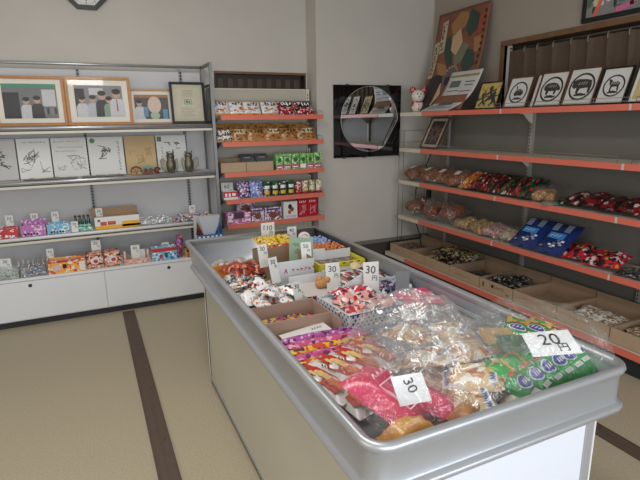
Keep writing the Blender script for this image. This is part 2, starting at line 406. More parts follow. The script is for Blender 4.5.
# pictures ------------------------------------------------------------------
def picture_frame(name, label, w_, h_, bw, dep, fm, mount, loc, rotz=0, lean=0, art=None, mw=.05, glass=True, group=None, cat='picture frame'):
    """stands on its bottom edge, faces local -y; origin bottom centre"""
    r = thing(name, label, cat, (loc[0], loc[1], loc[2]+dep*math.sin(lean)+.0005), (-lean, 0, rotz), group)
    b = MB(); W = w_/2
    for x0, x1, z0, z1 in ((-W, W, 0, bw), (-W, W, h_-bw, h_), (-W, -W+bw, bw, h_-bw), (W-bw, W, bw, h_-bw)):
        b.box(x0, x1, 0, dep, z0, z1, fm)
    for x0, x1, z0, z1 in ((-W+bw*.7, W-bw*.7, bw*.7, bw), (-W+bw*.7, W-bw*.7, h_-bw, h_-bw*.7)):
        b.box(x0, x1, -.003, 0, z0, z1, fm)
    b.out('frame', r, bevel=.0015)
    b = MB(); b.box(-W+bw, W-bw, dep*.45, dep*.9, bw, h_-bw, mount); b.out('mount_board', r)
    if art:
        b = MB(); art(b, -W+bw+mw, W-bw-mw, bw+mw, h_-bw-mw, dep*.45-.001); b.out('print', r)
    if glass:
        b = MB(); b.box(-W+bw, W-bw, dep*.2, dep*.2+.0015, bw, h_-bw, GLASS); b.out('glass', r)
    return r
def rect(b, x0, x1, z0, z1, y, m): b.poly([(x0, y, z0), (x1, y, z0), (x1, y, z1), (x0, y, z1)], m)
def P(n, c): return mat(n, c, .5, nz=.12, nscale=60)
def blob(b, cx, cz, rx, rz, y, m, n=14): b.disk(cx, cz, rx, y, m, n, rz)
def person_art(b, cx, z0, h, y, shirt, skin=(198, 160, 140), hair=(34, 30, 32), tie=None):
    hw = h*.17
    b.poly([(cx-hw*1.5, y, z0), (cx+hw*1.5, y, z0), (cx+hw*1.45, y, z0+h*.5), (cx+hw*.9, y, z0+h*.64), (cx-hw*.9, y, z0+h*.64), (cx-hw*1.45, y, z0+h*.5)], shirt)
    blob(b, cx, z0+h*.8, hw*.82, h*.15, y-.0003, P('pic_skin', skin))
    blob(b, cx, z0+h*.90, hw*.9, h*.10, y-.0006, P('pic_hair', hair))
    if tie: b.poly([(cx-.003, y-.0004, z0+h*.62), (cx+.003, y-.0004, z0+h*.62), (cx+.005, y-.0004, z0+h*.2), (cx-.004, y-.0004, z0+h*.2)], tie)
PW, PD, PG = P('pic_white', (206, 206, 210)), P('pic_dark', (40, 40, 46)), P('pic_grey', (136, 136, 140))
def art1(b, x0, x1, z0, z1, y):
    rect(b, x0, x1, z0, z1, y, P('pic_room', (118, 120, 122))); h = z1-z0
    rect(b, x0, x1, z1-h*.1, z1, y-.0003, P('pic_greenband', (74, 148, 120)))
    rect(b, x0, x0+(x1-x0)*.3, z0, z1-h*.25, y-.0002, PD)
    rect(b, x0+(x1-x0)*.72, x1-.01, z0+h*.35, z1-h*.16, y-.0002, PW)
    for i in range(4): rect(b, x0+(x1-x0)*(.72+.07*i), x0+(x1-x0)*(.76+.07*i), z0+h*.12, z0+h*.3, y-.0003, (PG, PD)[i % 2])
    person_art(b, x0+(x1-x0)*.42, z0, h*.62, y-.0008, PW); person_art(b, x0+(x1-x0)*.62, z0, h*.66, y-.0016, PD)
def art2(b, x0, x1, z0, z1, y):
    W = x1-x0; h = z1-z0
    rect(b, x0, x1, z0, z1, y, P('pic_room2', (140, 140, 144))); rect(b, x0, x0+W*.2, z0+h*.3, z1-h*.1, y-.0002, PD); rect(b, x0+W*.3, x0+W*.6, z1-h*.3, z1-h*.08, y-.0002, PW)
    for fx, hh, m, t in ((.14, .68, PW, None), (.36, .70, P('pic_apron', (186, 190, 200)), None), (.56, .84, PD, None), (.70, .66, P('pic_greenshirt', (130, 160, 132)), None), (.87, .9, PW, P('pic_tie', (150, 30, 50)))):
        person_art(b, x0+W*fx, z0, h*hh, y-.0005-fx*.002, m, tie=t)
def art3(b, x0, x1, z0, z1, y):
    W = x1-x0; h = z1-z0; k = y-.001
    rect(b, x0, x1, z0, z1, y, P('pic_crowd', (78, 74, 76))); rect(b, x0, x1, z1-h*.12, z1, y-.0003, P('pic_banner', (170, 112, 70)))
    person_art(b, x0+W*.14, z0, h*.8, k, PW)
    rect(b, x0+W*.25, x0+W*.38, z0+h*.1, z0+h*.5, k, P('pic_blue', (90, 150, 190))); rect(b, x0+W*.82, x0+W*.96, z0, z0+h*.4, k, P('pic_blue', (90, 150, 190)))
    blob(b, x0+W*.58, z0+h*.58, W*.2, h*.36, k-.0003, P('pic_cream', (220, 196, 178))); blob(b, x0+W*.58, z0+h*.14, W*.14, h*.16, k-.0006, P('pic_palegreen', (176, 196, 170)))
def art4(b, x0, x1, z0, z1, y):
    W = x1-x0; h = z1-z0; cx = (x0+x1)/2
    rect(b, x0, x1, z0, z1, y, P('cert_paper', (206, 198, 176)))
    rect(b, cx-.03, cx+.03, z0+h*.46, z0+h*.62, y-.0003, P('cert_green', (70, 120, 84))); rect(b, cx-.026, cx+.026, z0+h*.475, z0+h*.605, y-.0005, P('cert_paper', (206, 198, 176)))
    rect(b, cx-.018, cx+.0, z0+h*.50, z0+h*.58, y-.0007, P('cert_green', (70, 120, 84))); rect(b, cx+.005, cx+.018, z0+h*.49, z0+h*.57, y-.0007, P('cert_green', (70, 120, 84)))
    for q in range(5): rect(b, cx-W*(.2+.04*(q % 2)), cx+W*.22, z0+h*(.72+.045*q), z0+h*(.728+.045*q), y-.0004, INKG)
    for q in range(6): rect(b, cx-W*.32, cx+W*(.3-.1*(q % 3)), z0+h*(.08+.05*q), z0+h*(.086+.05*q), y-.0004, INKG)
MOUNT = mat('cream_mount', (232, 228, 216), .7)
ln = R(6)
picture_frame('picture_frame', 'wide oak frame with photo of two people, leftmost on the top shelf', .475, .37, .022, .02, OAK, MOUNT, (-.335, 4.42, Z1), 0, ln, art1, .035)
picture_frame('picture_frame', 'oak frame with a group photo of five people standing side by side', .475, .37, .022, .02, OAK, MOUNT, (.145, 4.40, Z1), 0, ln, art2, .042)
picture_frame('picture_frame', 'smaller pale wood frame with crowd photo, between group photo and certificate', .36, .285, .014, .018, OAK2, MOUNT, (.545, 4.45, Z1), 0, ln, art3, .03)
picture_frame('picture_frame', 'black framed cream certificate with small green seal, on the top left shelf', .29, .345, .02, .02, BLACK, mat('cert_mount', (196, 190, 170), .7), (.838, 4.40, Z1), 0, ln, art4, .025)

# autograph boards ----------------------------------------------------------
def scrib(b, x0, x1, z0, z1, y, seed, m, rows=3, wd=.003, big=False):
    rn = random.Random(seed)
    n = rows
    for k in range(n):
        cx, cz = rn.uniform(x0, x1), rn.uniform(z0, z1); s = (x1-x0)*(.28 if big else .1)
        pts = []
        for q in range(rn.randint(4, 7)):
            pts.append((min(max(cx+rn.uniform(-s, s), x0), x1), min(max(cz+rn.uniform(-s, s), z0), z1)))
        b.stroke(pts, wd, m, 1, y-.0002*(k % 3))
def textrow(b, x0, x1, z, y, seed, m, h=.012):
    rn = random.Random(seed); x = x0
    while x < x1:
        for q in range(3): b.stroke([(x+rn.uniform(0, h*.8), z+rn.uniform(0, h)), (x+rn.uniform(0, h*.8), z+rn.uniform(0, h))], h*.16, m, 1, y)
        x += h*1.15
def textcol(b, x, z1, z0, y, seed, m, h=.018):
    z = z1
    while z > z0:
        textrow(b, x, x+h*.5, z-h, y, seed+int(z*999), m, h); z -= h*1.25
def board(label, px0, px1, c, kind, seed):
    x0, x1 = XA(px0, 150, 4.42), XA(px1, 150, 4.42); w_ = x1-x0-.003; h_ = .31
    r = thing('autograph_board', label, 'autograph board', ((x0+x1)/2, 4.42, Z2+.0015), (-R(9), 0, 0), 'signed boards on the second shelf')
    b = MB(); b.box(-w_/2, w_/2, 0, .004, 0, h_, c); b.out('card', r)
    b = MB(); X0, X1 = -w_/2+.015, w_/2-.015; y = -.0006
    if kind == 0:
        textrow(b, X0+.02, X1-.02, h_-.035, y, seed, INK); scrib(b, X0, X1, .05, h_-.06, y, seed, INKG, 6, .0028, True); scrib(b, X0+.02, X1, .12, h_-.08, y, seed+5, INK, 2, .004, True)
    if kind == 1:
        textrow(b, X0, X1-.03, h_-.035, y, seed, INK); textrow(b, X0+.02, X1-.01, h_-.08, y, seed+1, INKG); textrow(b, X0+.01, X1-.06, h_-.11, y, seed+2, INKG); scrib(b, X0+.02, X1, .06, .17, y, seed, INKG, 7, .0022, True)
    if kind == 2:
        scrib(b, X0+.04, X1-.06, .06, h_-.06, y, seed, INK, 4, .005, True); textcol(b, X1-.03, h_-.03, .05, y, seed, INK)
        blob(b, X0+.02, h_-.03, .02, .02, y-.0003, mat('green_seal', (60, 130, 80), .6))
    if kind == 3: scrib(b, X0+.02, X1-.02, .08, h_-.1, y, seed, mat('brown_ink', (160, 134, 100), .7), 7, .003, True)
    if kind == 4:
        scrib(b, X0+.05, X1-.03, .05, h_-.06, y, seed, INK, 4, .005, True); textcol(b, X0+.02, h_-.10, .05, y, seed, INK); rect(b, X0-.005, X0+.03, h_-.05, h_-.01, y-.0003, mat('green_sticker', (40, 100, 72), .6))
    b.out('writing', r)
    if kind in (1, 2, 4):
        b = MB(); b.box(-w_/2, w_/2, -.004, -.003, 0, h_, GLASS); b.out('plastic_sleeve', r)
board('dark photo and writing board in plastic, leftmost on the second shelf', -19, 15, PAPERG, 4, 3)
board('white autograph board with looping grey signature, right of the dark one', 16, 50, PAPER, 0, 11)
board('white autograph board in shiny sleeve covered with rows of small writing', 51, 87, PAPER, 1, 23)
board('white autograph board with round green stamp and one bold black signature', 88, 124, PAPER, 2, 35)
board('tan kraft autograph board with faint brown drawing', 125, 156, TAN, 3, 47)
board('white autograph board with dark green square sticker, behind the metal owls', 157, 187, PAPER, 4, 59)
for i, (xa, xb, lab) in enumerate(((-.45, -.08, 'crumpled grey paper sheet lying under the leftmost signed boards'), (-.05, .27, 'creased grey paper sheet lying before the middle signed boards'))):
    b = MB(); n = 14; g = []
    for j in range(6):
        g.append([b.v((xa+(xb-xa)*q/n, 4.31+.085*j/5, .004+.016*abs(noise.noise(Vector((q*.7+i*9, j*.8, 0)))))) for q in range(n+1)])
    k = b.mi(mat('old_newspaper', (150, 144, 138), .8, nz=.3, nscale=40))
    for j in range(5):
        for q in range(n): b.b.faces.new([g[j][q], g[j][q+1], g[j+1][q+1], g[j+1][q]]).material_index = k
    o = b.out('paper_sheet', None, (0, 0, Z2)); so = o.modifiers.new('solid', 'SOLIDIFY'); so.thickness = .002
    tag(o, lab, 'paper')
# metal owls ------------------------------------------------------------------
BRONZE = mat('aged_bronze', (122, 116, 100), .35, .7, nz=.35, nscale=40)
for i, (px, flip, lab) in enumerate(((171, 1, 'metal owl figurine with raised left wing, nearer the small wooden figures'), (189, -1, 'metal owl figurine with wing spread to the right, next to the shelf end'))):
    r = thing('owl_figurine', lab, 'figurine', (XA(px, 165, 4.36), 4.36, Z2+.001), 0, 'pair of metal owls')
    b = MB(); b.lathe([(.022, 0), (.03, .012), (.042, .05), (.04, .085), (.028, .105), (.03, .12), (.034, .14), (.028, .155), (.01, .162)], BRONZE, 14, sy=.8); b.out('body', r)
    b = MB()
    for s in (-1, 1):
        b.tube([(s*.016, -.01, .15), (s*.026, -.012, .168), (s*.028, -.012, .178)], [.009, .006, .001], BRONZE, 6)
        b.ball((s*.013, -.026, .137), .008, mat('owl_eye', (60, 52, 40), .3), 8)
    b.tube([(0, -.028, .13), (0, -.036, .12)], [.005, .001], BRONZE, 6); b.out('face', r)
    for s in (-1, 1):
        b = MB(); q = 1.4 if s == -flip else 1
        b.prism([(s*.034, .09), (s*.05*q, .12), (s*.06*q, .10), (s*.058*q, .05), (s*.045, .01), (s*.034, .03)][::s], 1, -.008, .012, BRONZE); b.out('wing', r, bevel=.002)
    b = MB()
    for s in (-1, 1): b.ball((s*.014, -.022, .006), .009, BRONZE, 8)
    b.out('feet', r)
# small wooden figures -----------------------------------------------------
WF = mat('red_brown_wood', (122, 66, 46), .45, nz=.3, nscale=30); WFT = mat('tan_wood', (176, 140, 100), .5, nz=.2, nscale=30); TEAL = mat('teal_paint', (96, 160, 178), .4)
def slipper(px, lab, arch, sole):
    r = thing('clog_ornament', lab, 'ornament', (XA(px, 168, 4.34), 4.34, Z2+.001), 0, 'small wooden clog ornaments')
    for s in (-.021, .021):
        b = MB(); b.box(s-.017, s+.017, -.02, .03, 0, .012, sole); b.box(s-.014, s+.014, -.012, -.004, 0, .035, sole); b.ball((s, .0, .03), .018, sole, 10, sz=.9); b.out('clog', r, bevel=.002)
    b = MB(); b.tube([(-.04, 0, .02), (-.03, 0, .052), (0, 0, .064), (.03, 0, .052), (.04, 0, .02)], .008, arch, 8); b.out('strap', r)
slipper(136, 'pair of small tan clog ornaments with red strap, leftmost', WF, WFT)
slipper(148, 'pair of small clog ornaments with teal strap, in the middle', TEAL, WF)
r = thing('nut_ornament', 'small round red-brown wooden ball ornament beside the metal owls', 'ornament', (XA(157, 165, 4.34), 4.34, Z2+.001))
b = MB(); b.ball((0, 0, .028), .028, WF, 14); b.out('ball', r); b = MB(); b.ball((.016, -.02, .02), .007, PAPER, 8); b.out('eye', r)

# price tags ----------------------------------------------------------------
def price_tag(txt, where, loc, h_=.13, w_=.055, rotz=0, lean=R(12), ts=.036, vert=True, cat='price tag'):
    r = thing('price_tag', 'white handwritten %s yen price tag %s' % (txt, where), cat, (loc[0], loc[1], loc[2]+.001), (-lean, 0, rotz))
    b = MB(); b.box(-w_/2, w_/2, 0, .0015, 0, h_, PAPER); b.out('card', r)
    zz = h_-ts*.75
    text(txt, ts, INK, r, (-w_*.04, -.0006, zz), (R(90), R(6), 0), 'price_text')
    text('円', ts*.55, INK, r, (w_*.22, -.0006, zz-ts*.78), (R(90), R(6), 0), 'price_text')
    return r
for px, py, txt, where in ((11, 232, '30', 'leftmost on the candy shelf, behind the red box'), (36, 230, '50', 'behind the purple candy box on the left shelf'), (57, 230, '30', 'behind the pale blue candy box'),
                           (100, 222, '30', 'standing in the white and yellow carton'), (192, 218, '30', 'stuck in the pile of wrapped candy')):
    price_tag(txt, where, (XA(px, py, 4.42), 4.42 if px != 192 else 4.37, Z3), .155 if px != 192 else .125, .052, R(random.uniform(-6, 6)), R(4), .034)
price_tag('70', 'in front of the small green bottles', (XA(75, 228, 4.29), 4.295, Z3), .085, .048, 0, R(2), .032)
for px, txt, where, hh, ww in ((5, '30', 'leftmost on the cupboard top', .13, .075), (51, '10', 'tall, behind the orange candy box on the cupboard', .17, .05), (98, '20', 'behind the two orange and black packs', .20, .07),
                               (136, '40', 'wide, in the clear tray on the cupboard', .14, .07), (167, '30', 'behind the red and blue box on the cupboard', .12, .06)):
    price_tag(txt, where, (XA(px, 262, 4.30), 4.30 if px != 136 else 4.235, ZB), hh, ww, R(random.uniform(-5, 5)), R(5), .034)

# candy boxes on the left unit ---------------------------------------------
def carton(name, label, cat, x0, x1, y0, y1, z, h, fm, sidem=None, content=None, wall=.003, group=None, band=None, back=0, rotz=0, sides=None):
    """open topped display carton"""
    r = thing(name, label, cat, ((x0+x1)/2, (y0+y1)/2, z+.0005), rotz, group); W, D = (x1-x0)/2, (y1-y0)/2; sidem = sidem or fm
    if abs(rotz) > 1: W, D = D, W
    hl, hr = sides or (h, h)
    b = MB(); b.box(-W, W, -D, D, 0, wall, sidem); b.box(-W, -W+wall, -D+wall, D-wall, wall, hl, sidem); b.box(W-wall, W, -D+wall, D-wall, wall, hr, sidem)
    b.box(-W, W, D-wall, D, wall, h+back, sidem); b.box(-W, W, -D, -D+wall, wall, h, fm); b.out('carton', r)
    if band:
        b = MB()
        for (a0, a1, c0, c1, m) in band: rect(b, -W+2*W*a0, -W+2*W*a1, h*c0, h*c1, -D-.0006, m)
        b.out('front_print', r)
    if content:
        b = MB(); b.box(-W+wall+.001, W-wall-.001, -D+wall+.001, D-wall-.001, wall+.0005, h*.86, content); b.out('candy', r)
    return r
MIXC = pack('candy_mix', [((210, 60, 70), 2), ((240, 240, 240), 3), ((70, 150, 90), 1), ((60, 90, 170), 1), ((240, 200, 70), 1)], 90)
REDB = pack('red_box_print', [((196, 44, 56), 4), ((236, 220, 220), 1.4), ((120, 20, 36), 1)], 60)
PURB = pack('purple_box_print', [((186, 108, 180), 5), ((226, 200, 226), 1.2), ((96, 60, 110), .6)], 55)
BLUB = pack('blue_box_print', [((104, 180, 214), 5), ((220, 236, 240), 1.2), ((200, 70, 90), .8)], 55)
ORB = pack('orange_black_print', [((28, 24, 28), 4), ((232, 128, 84), 3), ((236, 224, 214), 2)], 60)
YOB = pack('yellow_orange_print', [((236, 170, 60), 5), ((208, 70, 60), 1.5), ((240, 226, 190), 1.6)], 40)
def lb(px0, px1, Y, z): return XA(px0, 225, Y), XA(px1, 225, Y)
zf = Z3
def word(x0, x1, c0, c1, m, n=4): return [(x0+(x1-x0)*i/n, x0+(x1-x0)*(i+.7)/n, c0+.05*(i % 2), c1-.04*((i+1) % 2), m) for i in range(n)]
x0, x1 = lb(-4, 17, 4.30, zf); carton('candy_box', 'red candy box, leftmost on the left candy shelf', 'candy box', x0, x1, 4.30, 4.40, zf, .075, REDB, content=MIXC, band=word(.4, .8, .1, .3, WHINK, 3))
x0, x1 = lb(20, 45, 4.30, zf); carton('candy_box', 'purple candy box with raised dark lid on the left shelf', 'candy box', x0, x1, 4.30, 4.40, zf, .085, PURB, PURB, content=pack('dark_purple_candy', [((60, 40, 70), 3), ((150, 100, 150), 1), ((220, 210, 225), 1)], 90), band=word(.12, .7, .08, .32, INK, 5), back=.03)
x0, x1 = lb(46.5, 71, 4.30, zf); carton('candy_box', 'pale blue candy box beside the purple one', 'candy box', x0, x1, 4.30, 4.40, zf, .078, BLUB, content=MIXC, band=word(.12, .72, .08, .32, INK, 5))
x0, x1 = lb(73, 92, 4.31, zf)
carton('bottle_tray', 'low green printed tray under the small green bottles', 'tray', x0, x1, 4.31, 4.40, zf, .032, pack('green_box_print', [((110, 180, 160), 4), ((230, 240, 236), 2), ((40, 100, 90), 1)], 60))
bt = None
for i in range(4):
    loc = (x0+(x1-x0)*(.16+.225*i), 4.355, zf+.0045); lab = 'tiny dark green bottle with brown cap, %s in the green tray' % ORD[i]
    if bt is None:
        bt = thing('ramune_candy_bottle', lab, 'bottle', loc, 0, 'tiny green bottles in the tray')
        b = MB(); b.lathe([(.014, 0), (.016, .006), (.016, .05), (.013, .062), (.015, .072), (.009, .088), (.008, .105)], GREENG, 14); b.out('bottle_body', bt)
        b = MB(); b.lathe([(.0085, .105), (.0105, .106), (.0105, .118), (.009, .120)], mat('brown_cap', (90, 52, 48), .4), 12); b.out('cap', bt)
        b = MB(); b.lathe([(.0163, .02), (.0164, .045)], mat('pale_label', (150, 205, 190), .5), 14); b.out('paper_label', bt)
        bt.name = 'candy_bottle'
    else: dup(bt, loc, None, lab)
x0, x1 = lb(95, 140, 4.30, zf)
cb = carton('candy_carton', 'white and yellow carton with raised brown cardboard lid on left shelf', 'carton', x0, x1, 4.30, 4.44, zf, .10, PAPER, CARDD, content=CARD,
     band=[(0, 1, 0, .28, P('yellow_band', (238, 176, 48))), (.6, 1, .1, .55, P('yellow_band', (238, 176, 48))), (.12, .26, .3, .6, P('rust_print', (190, 80, 50))), (.28, .46, .32, .62, P('rust_print', (190, 80, 50))), (.06, .12, .62, .8, P('dark_red_print', (140, 50, 60)))])
b = MB(); W = (x1-x0)/2; b.box(-W-.03, W+.0, .068, .072, .098, .155, CARDD, Matrix.Translation((0, 0, 0))); b.out('lid_flap', cb)
x0, x1 = lb(141, 172, 4.31, zf)
r = thing('clear_tray', 'clear plastic tray with two white packs on the left shelf', 'tray', ((x0+x1)/2, 4.36, zf+.0005)); W = (x1-x0)/2
b = MB(); b.box(-W, W, -.05, .05, 0, .003, FILM)
for q in ((-W, W, -.05, -.047), (-W, W, .047, .05), (-W, -W+.003, -.047, .047), (W-.003, W, -.047, .047)): b.box(*q, .003, .055, FILM)
b.out('tray_body', r)
for i, q in enumerate((-.6, .1)):
    b = MB(); b.box(W*q-.03, W*q+.05, -.03, .03, 0, .035, PAPERG); b.box(W*q-.02, W*q+.03, -.031, -.03, .008, .026, PAPER)
    o = b.out('candy_pack', None, ((x0+x1)/2, 4.36, zf+.004), bevel=.003); tag(o, 'small whitish pack lying in the clear tray, %s' % ('on the left' if i == 0 else 'on the right'), 'candy pack')
# pile of twist-wrapped candy
TW = [pack('twist_%d' % i, [(c, 4), ((236, 236, 240), 3), ((60, 70, 90), .8)], 110) for i, c in enumerate(((190, 60, 80), (70, 110, 180), (80, 160, 100), (220, 170, 70), (150, 120, 170)))]
xa, xb = lb(172, 214, 4.31, zf); protos = []
for i in range(5):
    b = MB(); b.ball((0, 0, 0), .013, TW[i], 8, sx=1.2)
    for s in (-1, 1): b.tube([(s*.012, 0, 0), (s*.017, 0, 0), (s*.028, 0, .002)], [.006, .003, .009], TW[i], 6)
    protos.append(b)
pm = []
for i, b in enumerate(protos):
    o = b.out('wrapped_candy'); tag(o, 'small twist-wrapped candy in the colourful pile at the shelf end', 'candy', 'twist-wrapped candies in a pile'); pm.append(o)
k = 0; rn = random.Random(4)
for lay in range(3):
    for i in range(11-lay*2):
        for j in range(4-lay):
            o = pm[k] if k < 5 else pm[k % 5].copy()
            if k >= 5: COL.objects.link(o)
            o.location = (xa+.03+lay*.03+(xb-xa-.05-lay*.05)*i/(10-lay*2), 4.315+lay*.012+j*.024, zf+.0135+lay*.0195)
            o.rotation_euler = (rn.uniform(0, 6), rn.uniform(-.4, .4), rn.uniform(0, 3)); k += 1
# on the cupboard top
zb = ZB
def cx(px, Y): return XA(px, 265, Y)
def clearbox(label, px0, px1, h, inner, ih, y0=4.17, y1=4.3, nm='candy_tub'):
    x0, x1 = cx(px0, y0)+.003, cx(px1, y0)-.003; W, D = (x1-x0)/2, (y1-y0)/2
    r = thing(nm, label, 'tub', ((x0+x1)/2, (y0+y1)/2, zb+.0005))
    b = MB(); b.box(-W, W, -D, D, 0, .003, FILM)
    for q in ((-W, W, -D, -D+.003), (-W, W, D-.003, D), (-W, -W+.003, -D+.003, D-.003), (W-.003, W, -D+.003, D-.003)): b.box(*q, .003, h, FILM)
    b.out('tub_body', r)
    b = MB(); b.box(-W+.005, W-.005, -D+.005, D-.005, .0035, ih, inner); b.out('candy', r)
    return r
clearbox('clear tub of pale green candy at the left end of the cupboard top', -6, 18, .075, pack('pale_green_candy', [((150, 180, 170), 3), ((210, 220, 216), 2), ((80, 110, 110), 1)], 80), .05)
tb = clearbox('tall clear tub with blue candy packs and rows of caps on the cupboard', 19.5, 45.5, .075, pack('blue_candy', [((30, 90, 140), 4), ((40, 60, 90), 2), ((190, 150, 90), 1), ((200, 210, 220), .8)], 70), .06)
b = MB()
for i in range(7):
    for j in range(2): b.lathe([(.011, 0), (.012, .02), (.007, .05), (.006, .06)], FILM, 10, (-.10+.033*i, .0+j*.035, .061))
b.out('caps', tb)
x0, x1 = cx(47, 4.17)+.004, cx(86, 4.17)
carton('candy_box', 'long yellow and orange candy box with red top edge on the cupboard', 'candy box', x0, x1, 4.17, 4.29, zb, .10, YOB, content=pack('pink_candy', [((220, 120, 130), 3), ((240, 220, 220), 1)], 80), band=[(0, 1, .84, 1, REDB), (.82, .97, .2, .75, PAPER), (.15, .3, .25, .65, P('lilac', (210, 190, 220))), (.38, .48, .35, .7, INK)])
for px0, px1, lab in ((87, 104, 'orange and black striped candy pack on the cupboard, left one of the pair'), (105, 122, 'orange and black striped candy pack on the cupboard, right one of the pair')):
    x0, x1 = cx(px0, 4.19), cx(px1, 4.19); W = (x1-x0)/2-.002
    r = thing('candy_pack', lab, 'candy pack', ((x0+x1)/2, 4.24, zb+.0005), 0, 'orange and black packs')
    b = MB(); b.box(-W, W, -.05, .05, 0, .125, ORB); b.out('pack_body', r, bevel=.006)
    b = MB()
    for q in range(9): 
        for zz, s in ((0.105, 1), (.01, 1)): b.poly([(-W+.006+q*(2*W-.012)/9, -.0508, zz), (-W+.006+(q+.6)*(2*W-.012)/9, -.0508, zz), (-W+.012+(q+.6)*(2*W-.012)/9, -.0508, zz+.016), (-W+.012+q*(2*W-.012)/9, -.0508, zz+.016)], P('peach_stripe', (240, 170, 130)))
    blob(b, 0, .06, W*.55, .03, -.0508, P('pack_white', (226, 222, 224))); blob(b, .005, .055, W*.3, .016, -.0512, P('pack_rust', (190, 70, 60))); b.out('front_print', r)
x0, x1 = cx(124.5, 4.18), cx(151, 4.18)
carton('candy_tray', 'peach coloured open tray with clear sticks on the cupboard', 'tray', x0, x1, 4.18, 4.30, zb, .04, pack('peach_print', [((226, 170, 150), 4), ((240, 226, 220), 2), ((200, 110, 90), 1)], 60), CARD)
W = (x1-x0)/2
for i, xx in enumerate((-W+.012, W-.014)):
    b = MB(); b.lathe([(.010, 0), (.010, .10), (.007, .104)], mat('peach_stick', (232, 190, 172), .5), 12); o = b.out('candy_tube', None, ((x0+x1)/2+xx, 4.20, zb+.004)); tag(o, 'peach coloured candy tube at the %s of the open tray' % ('left' if i == 0 else 'right'), 'candy tube')
b = MB(); b.box(.02, W-.03, 0, .003, 0, .095, PAPER); o = b.out('card_divider', None, ((x0+x1)/2, 4.25, zb+.004)); tag(o, 'plain white card standing in the peach tray right of its price tag', 'card')
x0, x1 = cx(153, 4.17), cx(178, 4.17)
carton('candy_box', 'sky blue box with red upper edge, right part of the cupboard top', 'candy box', x0, x1, 4.17, 4.28, zb, .105, pack('skyblue_print', [((120, 190, 220), 5), ((230, 240, 244), 2), ((70, 120, 170), 1)], 45), content=MIXC, band=[(0, 1, .72, 1, P('red_edge', (200, 50, 60))), (.3, .42, .15, .5, P('red_edge', (200, 50, 60))), (.5, .62, .2, .6, P('dark_blue', (50, 80, 140)))])
b = MB(); b.pillow(.06, .19, .03, pack('magenta_pouch', [((120, 50, 90), 3), ((160, 90, 170), 3), ((210, 120, 90), 1), ((60, 40, 60), 1)], 50)); o = b.out('snack_pouch', None, (cx(181, 4.2), 4.225, zb+.096), (R(80), R(8), 0)); tag(o, 'narrow purple and red pouch leaning upright near the cupboard end', 'snack pouch')
x0, x1 = cx(186, 4.17), cx(198, 4.17)
carton('candy_box', 'small yellow and brown box at the right end of the cupboard', 'candy box', x0, x1, 4.17, 4.26, zb, .075, pack('yellow_brown_print', [((206, 150, 60), 4), ((80, 50, 40), 2), ((230, 210, 160), 1)], 50), content=MIXC)
b = MB(); b.box(-.32, .32, -.003, .003, 0, .012, CHROME); b.box(-.32, .32, -.003, .003, .03, .036, CHROME)
for q in range(9): b.box(-.32+q*.0796, -.316+q*.0796, -.002, .002, 0, .036, CHROME)
o = b.out('wire_divider', None, (.2, 4.40, zb)); tag(o, 'low chrome wire divider lying behind the cupboard goods', 'wire divider')
b = MB(); b.tube([(-.86, 4.158, .41), (.5, 4.158, .41)], .0028, FILM, 6); 
for xx in (-.8, -.2, .4): b.box(xx-.004, xx+.004, 4.153, 4.163, ZB, .411, FILM)
b.out('clear_guard', u)

# ================================================================ MIDDLE ORANGE-RAILED SHELF
OX0, OX1, OF, OB = 1.075, 2.028, 4.25, 4.53
OZ = [1.56, 1.335, 1.072, .835, .612]
u2 = thing('display_shelf', 'narrow beige shelf unit with five orange price rails in the alcove', 'shelf')
b = MB(); b.box(1.03, 2.0, OB, OB+.02, .1, 1.79, mat('beige_panel', (190, 184, 170), .6, nz=.06)); b.box(1.03, 2.0, OB-.006, OB+.022, 1.79, 1.80, CREAM); b.out('back_panel', u2)
for x in (1.05, 1.99):
    b = MB(); b.box(x-.016, x+.016, OB-.02, OB, .05, 1.80, CREAM if x > 1.5 else GREYP)
    for k in range(56): b.box(x-.004, x+.004, OB-.0208, OB-.02, .2+k*.028, .216+k*.028, INK)
    b.out('upright', u2)
for z in OZ:
    b = MB(); b.box(OX0, OX1, OF+.003, OB, z-.022, z, CREAM); s_ = b.out('shelf_board', u2)
    b = MB(); b.box(OX0-.002, OX1+.002, OF-.004, OF+.003, z-.038, z+.002, ORANGE); b.out('price_rail', s_)
    b = MB(); b.tube([(OX1-.05, OF+.01, z), (OX1-.05, OF+.01, z+.035), (OX1-.005, OF+.01, z+.035), (OX1-.005, OF+.01, z)], .0018, WIRE, 6)
    b.tube([(OX1-.005, OF+.01, z+.035), (OX1-.005, OB-.03, z+.035)], .0018, WIRE, 6); b.out('wire_guard', s_)
    for x in (1.06, 1.985):
        b = MB(); b.prism([(OF+.04, z-.022), (OB-.02, z-.022), (OB-.02, z-.09), (OB-.05, z-.085)], 0, x-.003, x+.003, GREYP); b.out('bracket', s_)
b = MB(); b.box(1.04, 2.0, OF, OB, 0, .12, KICK); b.box(1.04, 2.0, OF-.05, OB, .12, .14, CREAM); b.out('base_deck', u2)

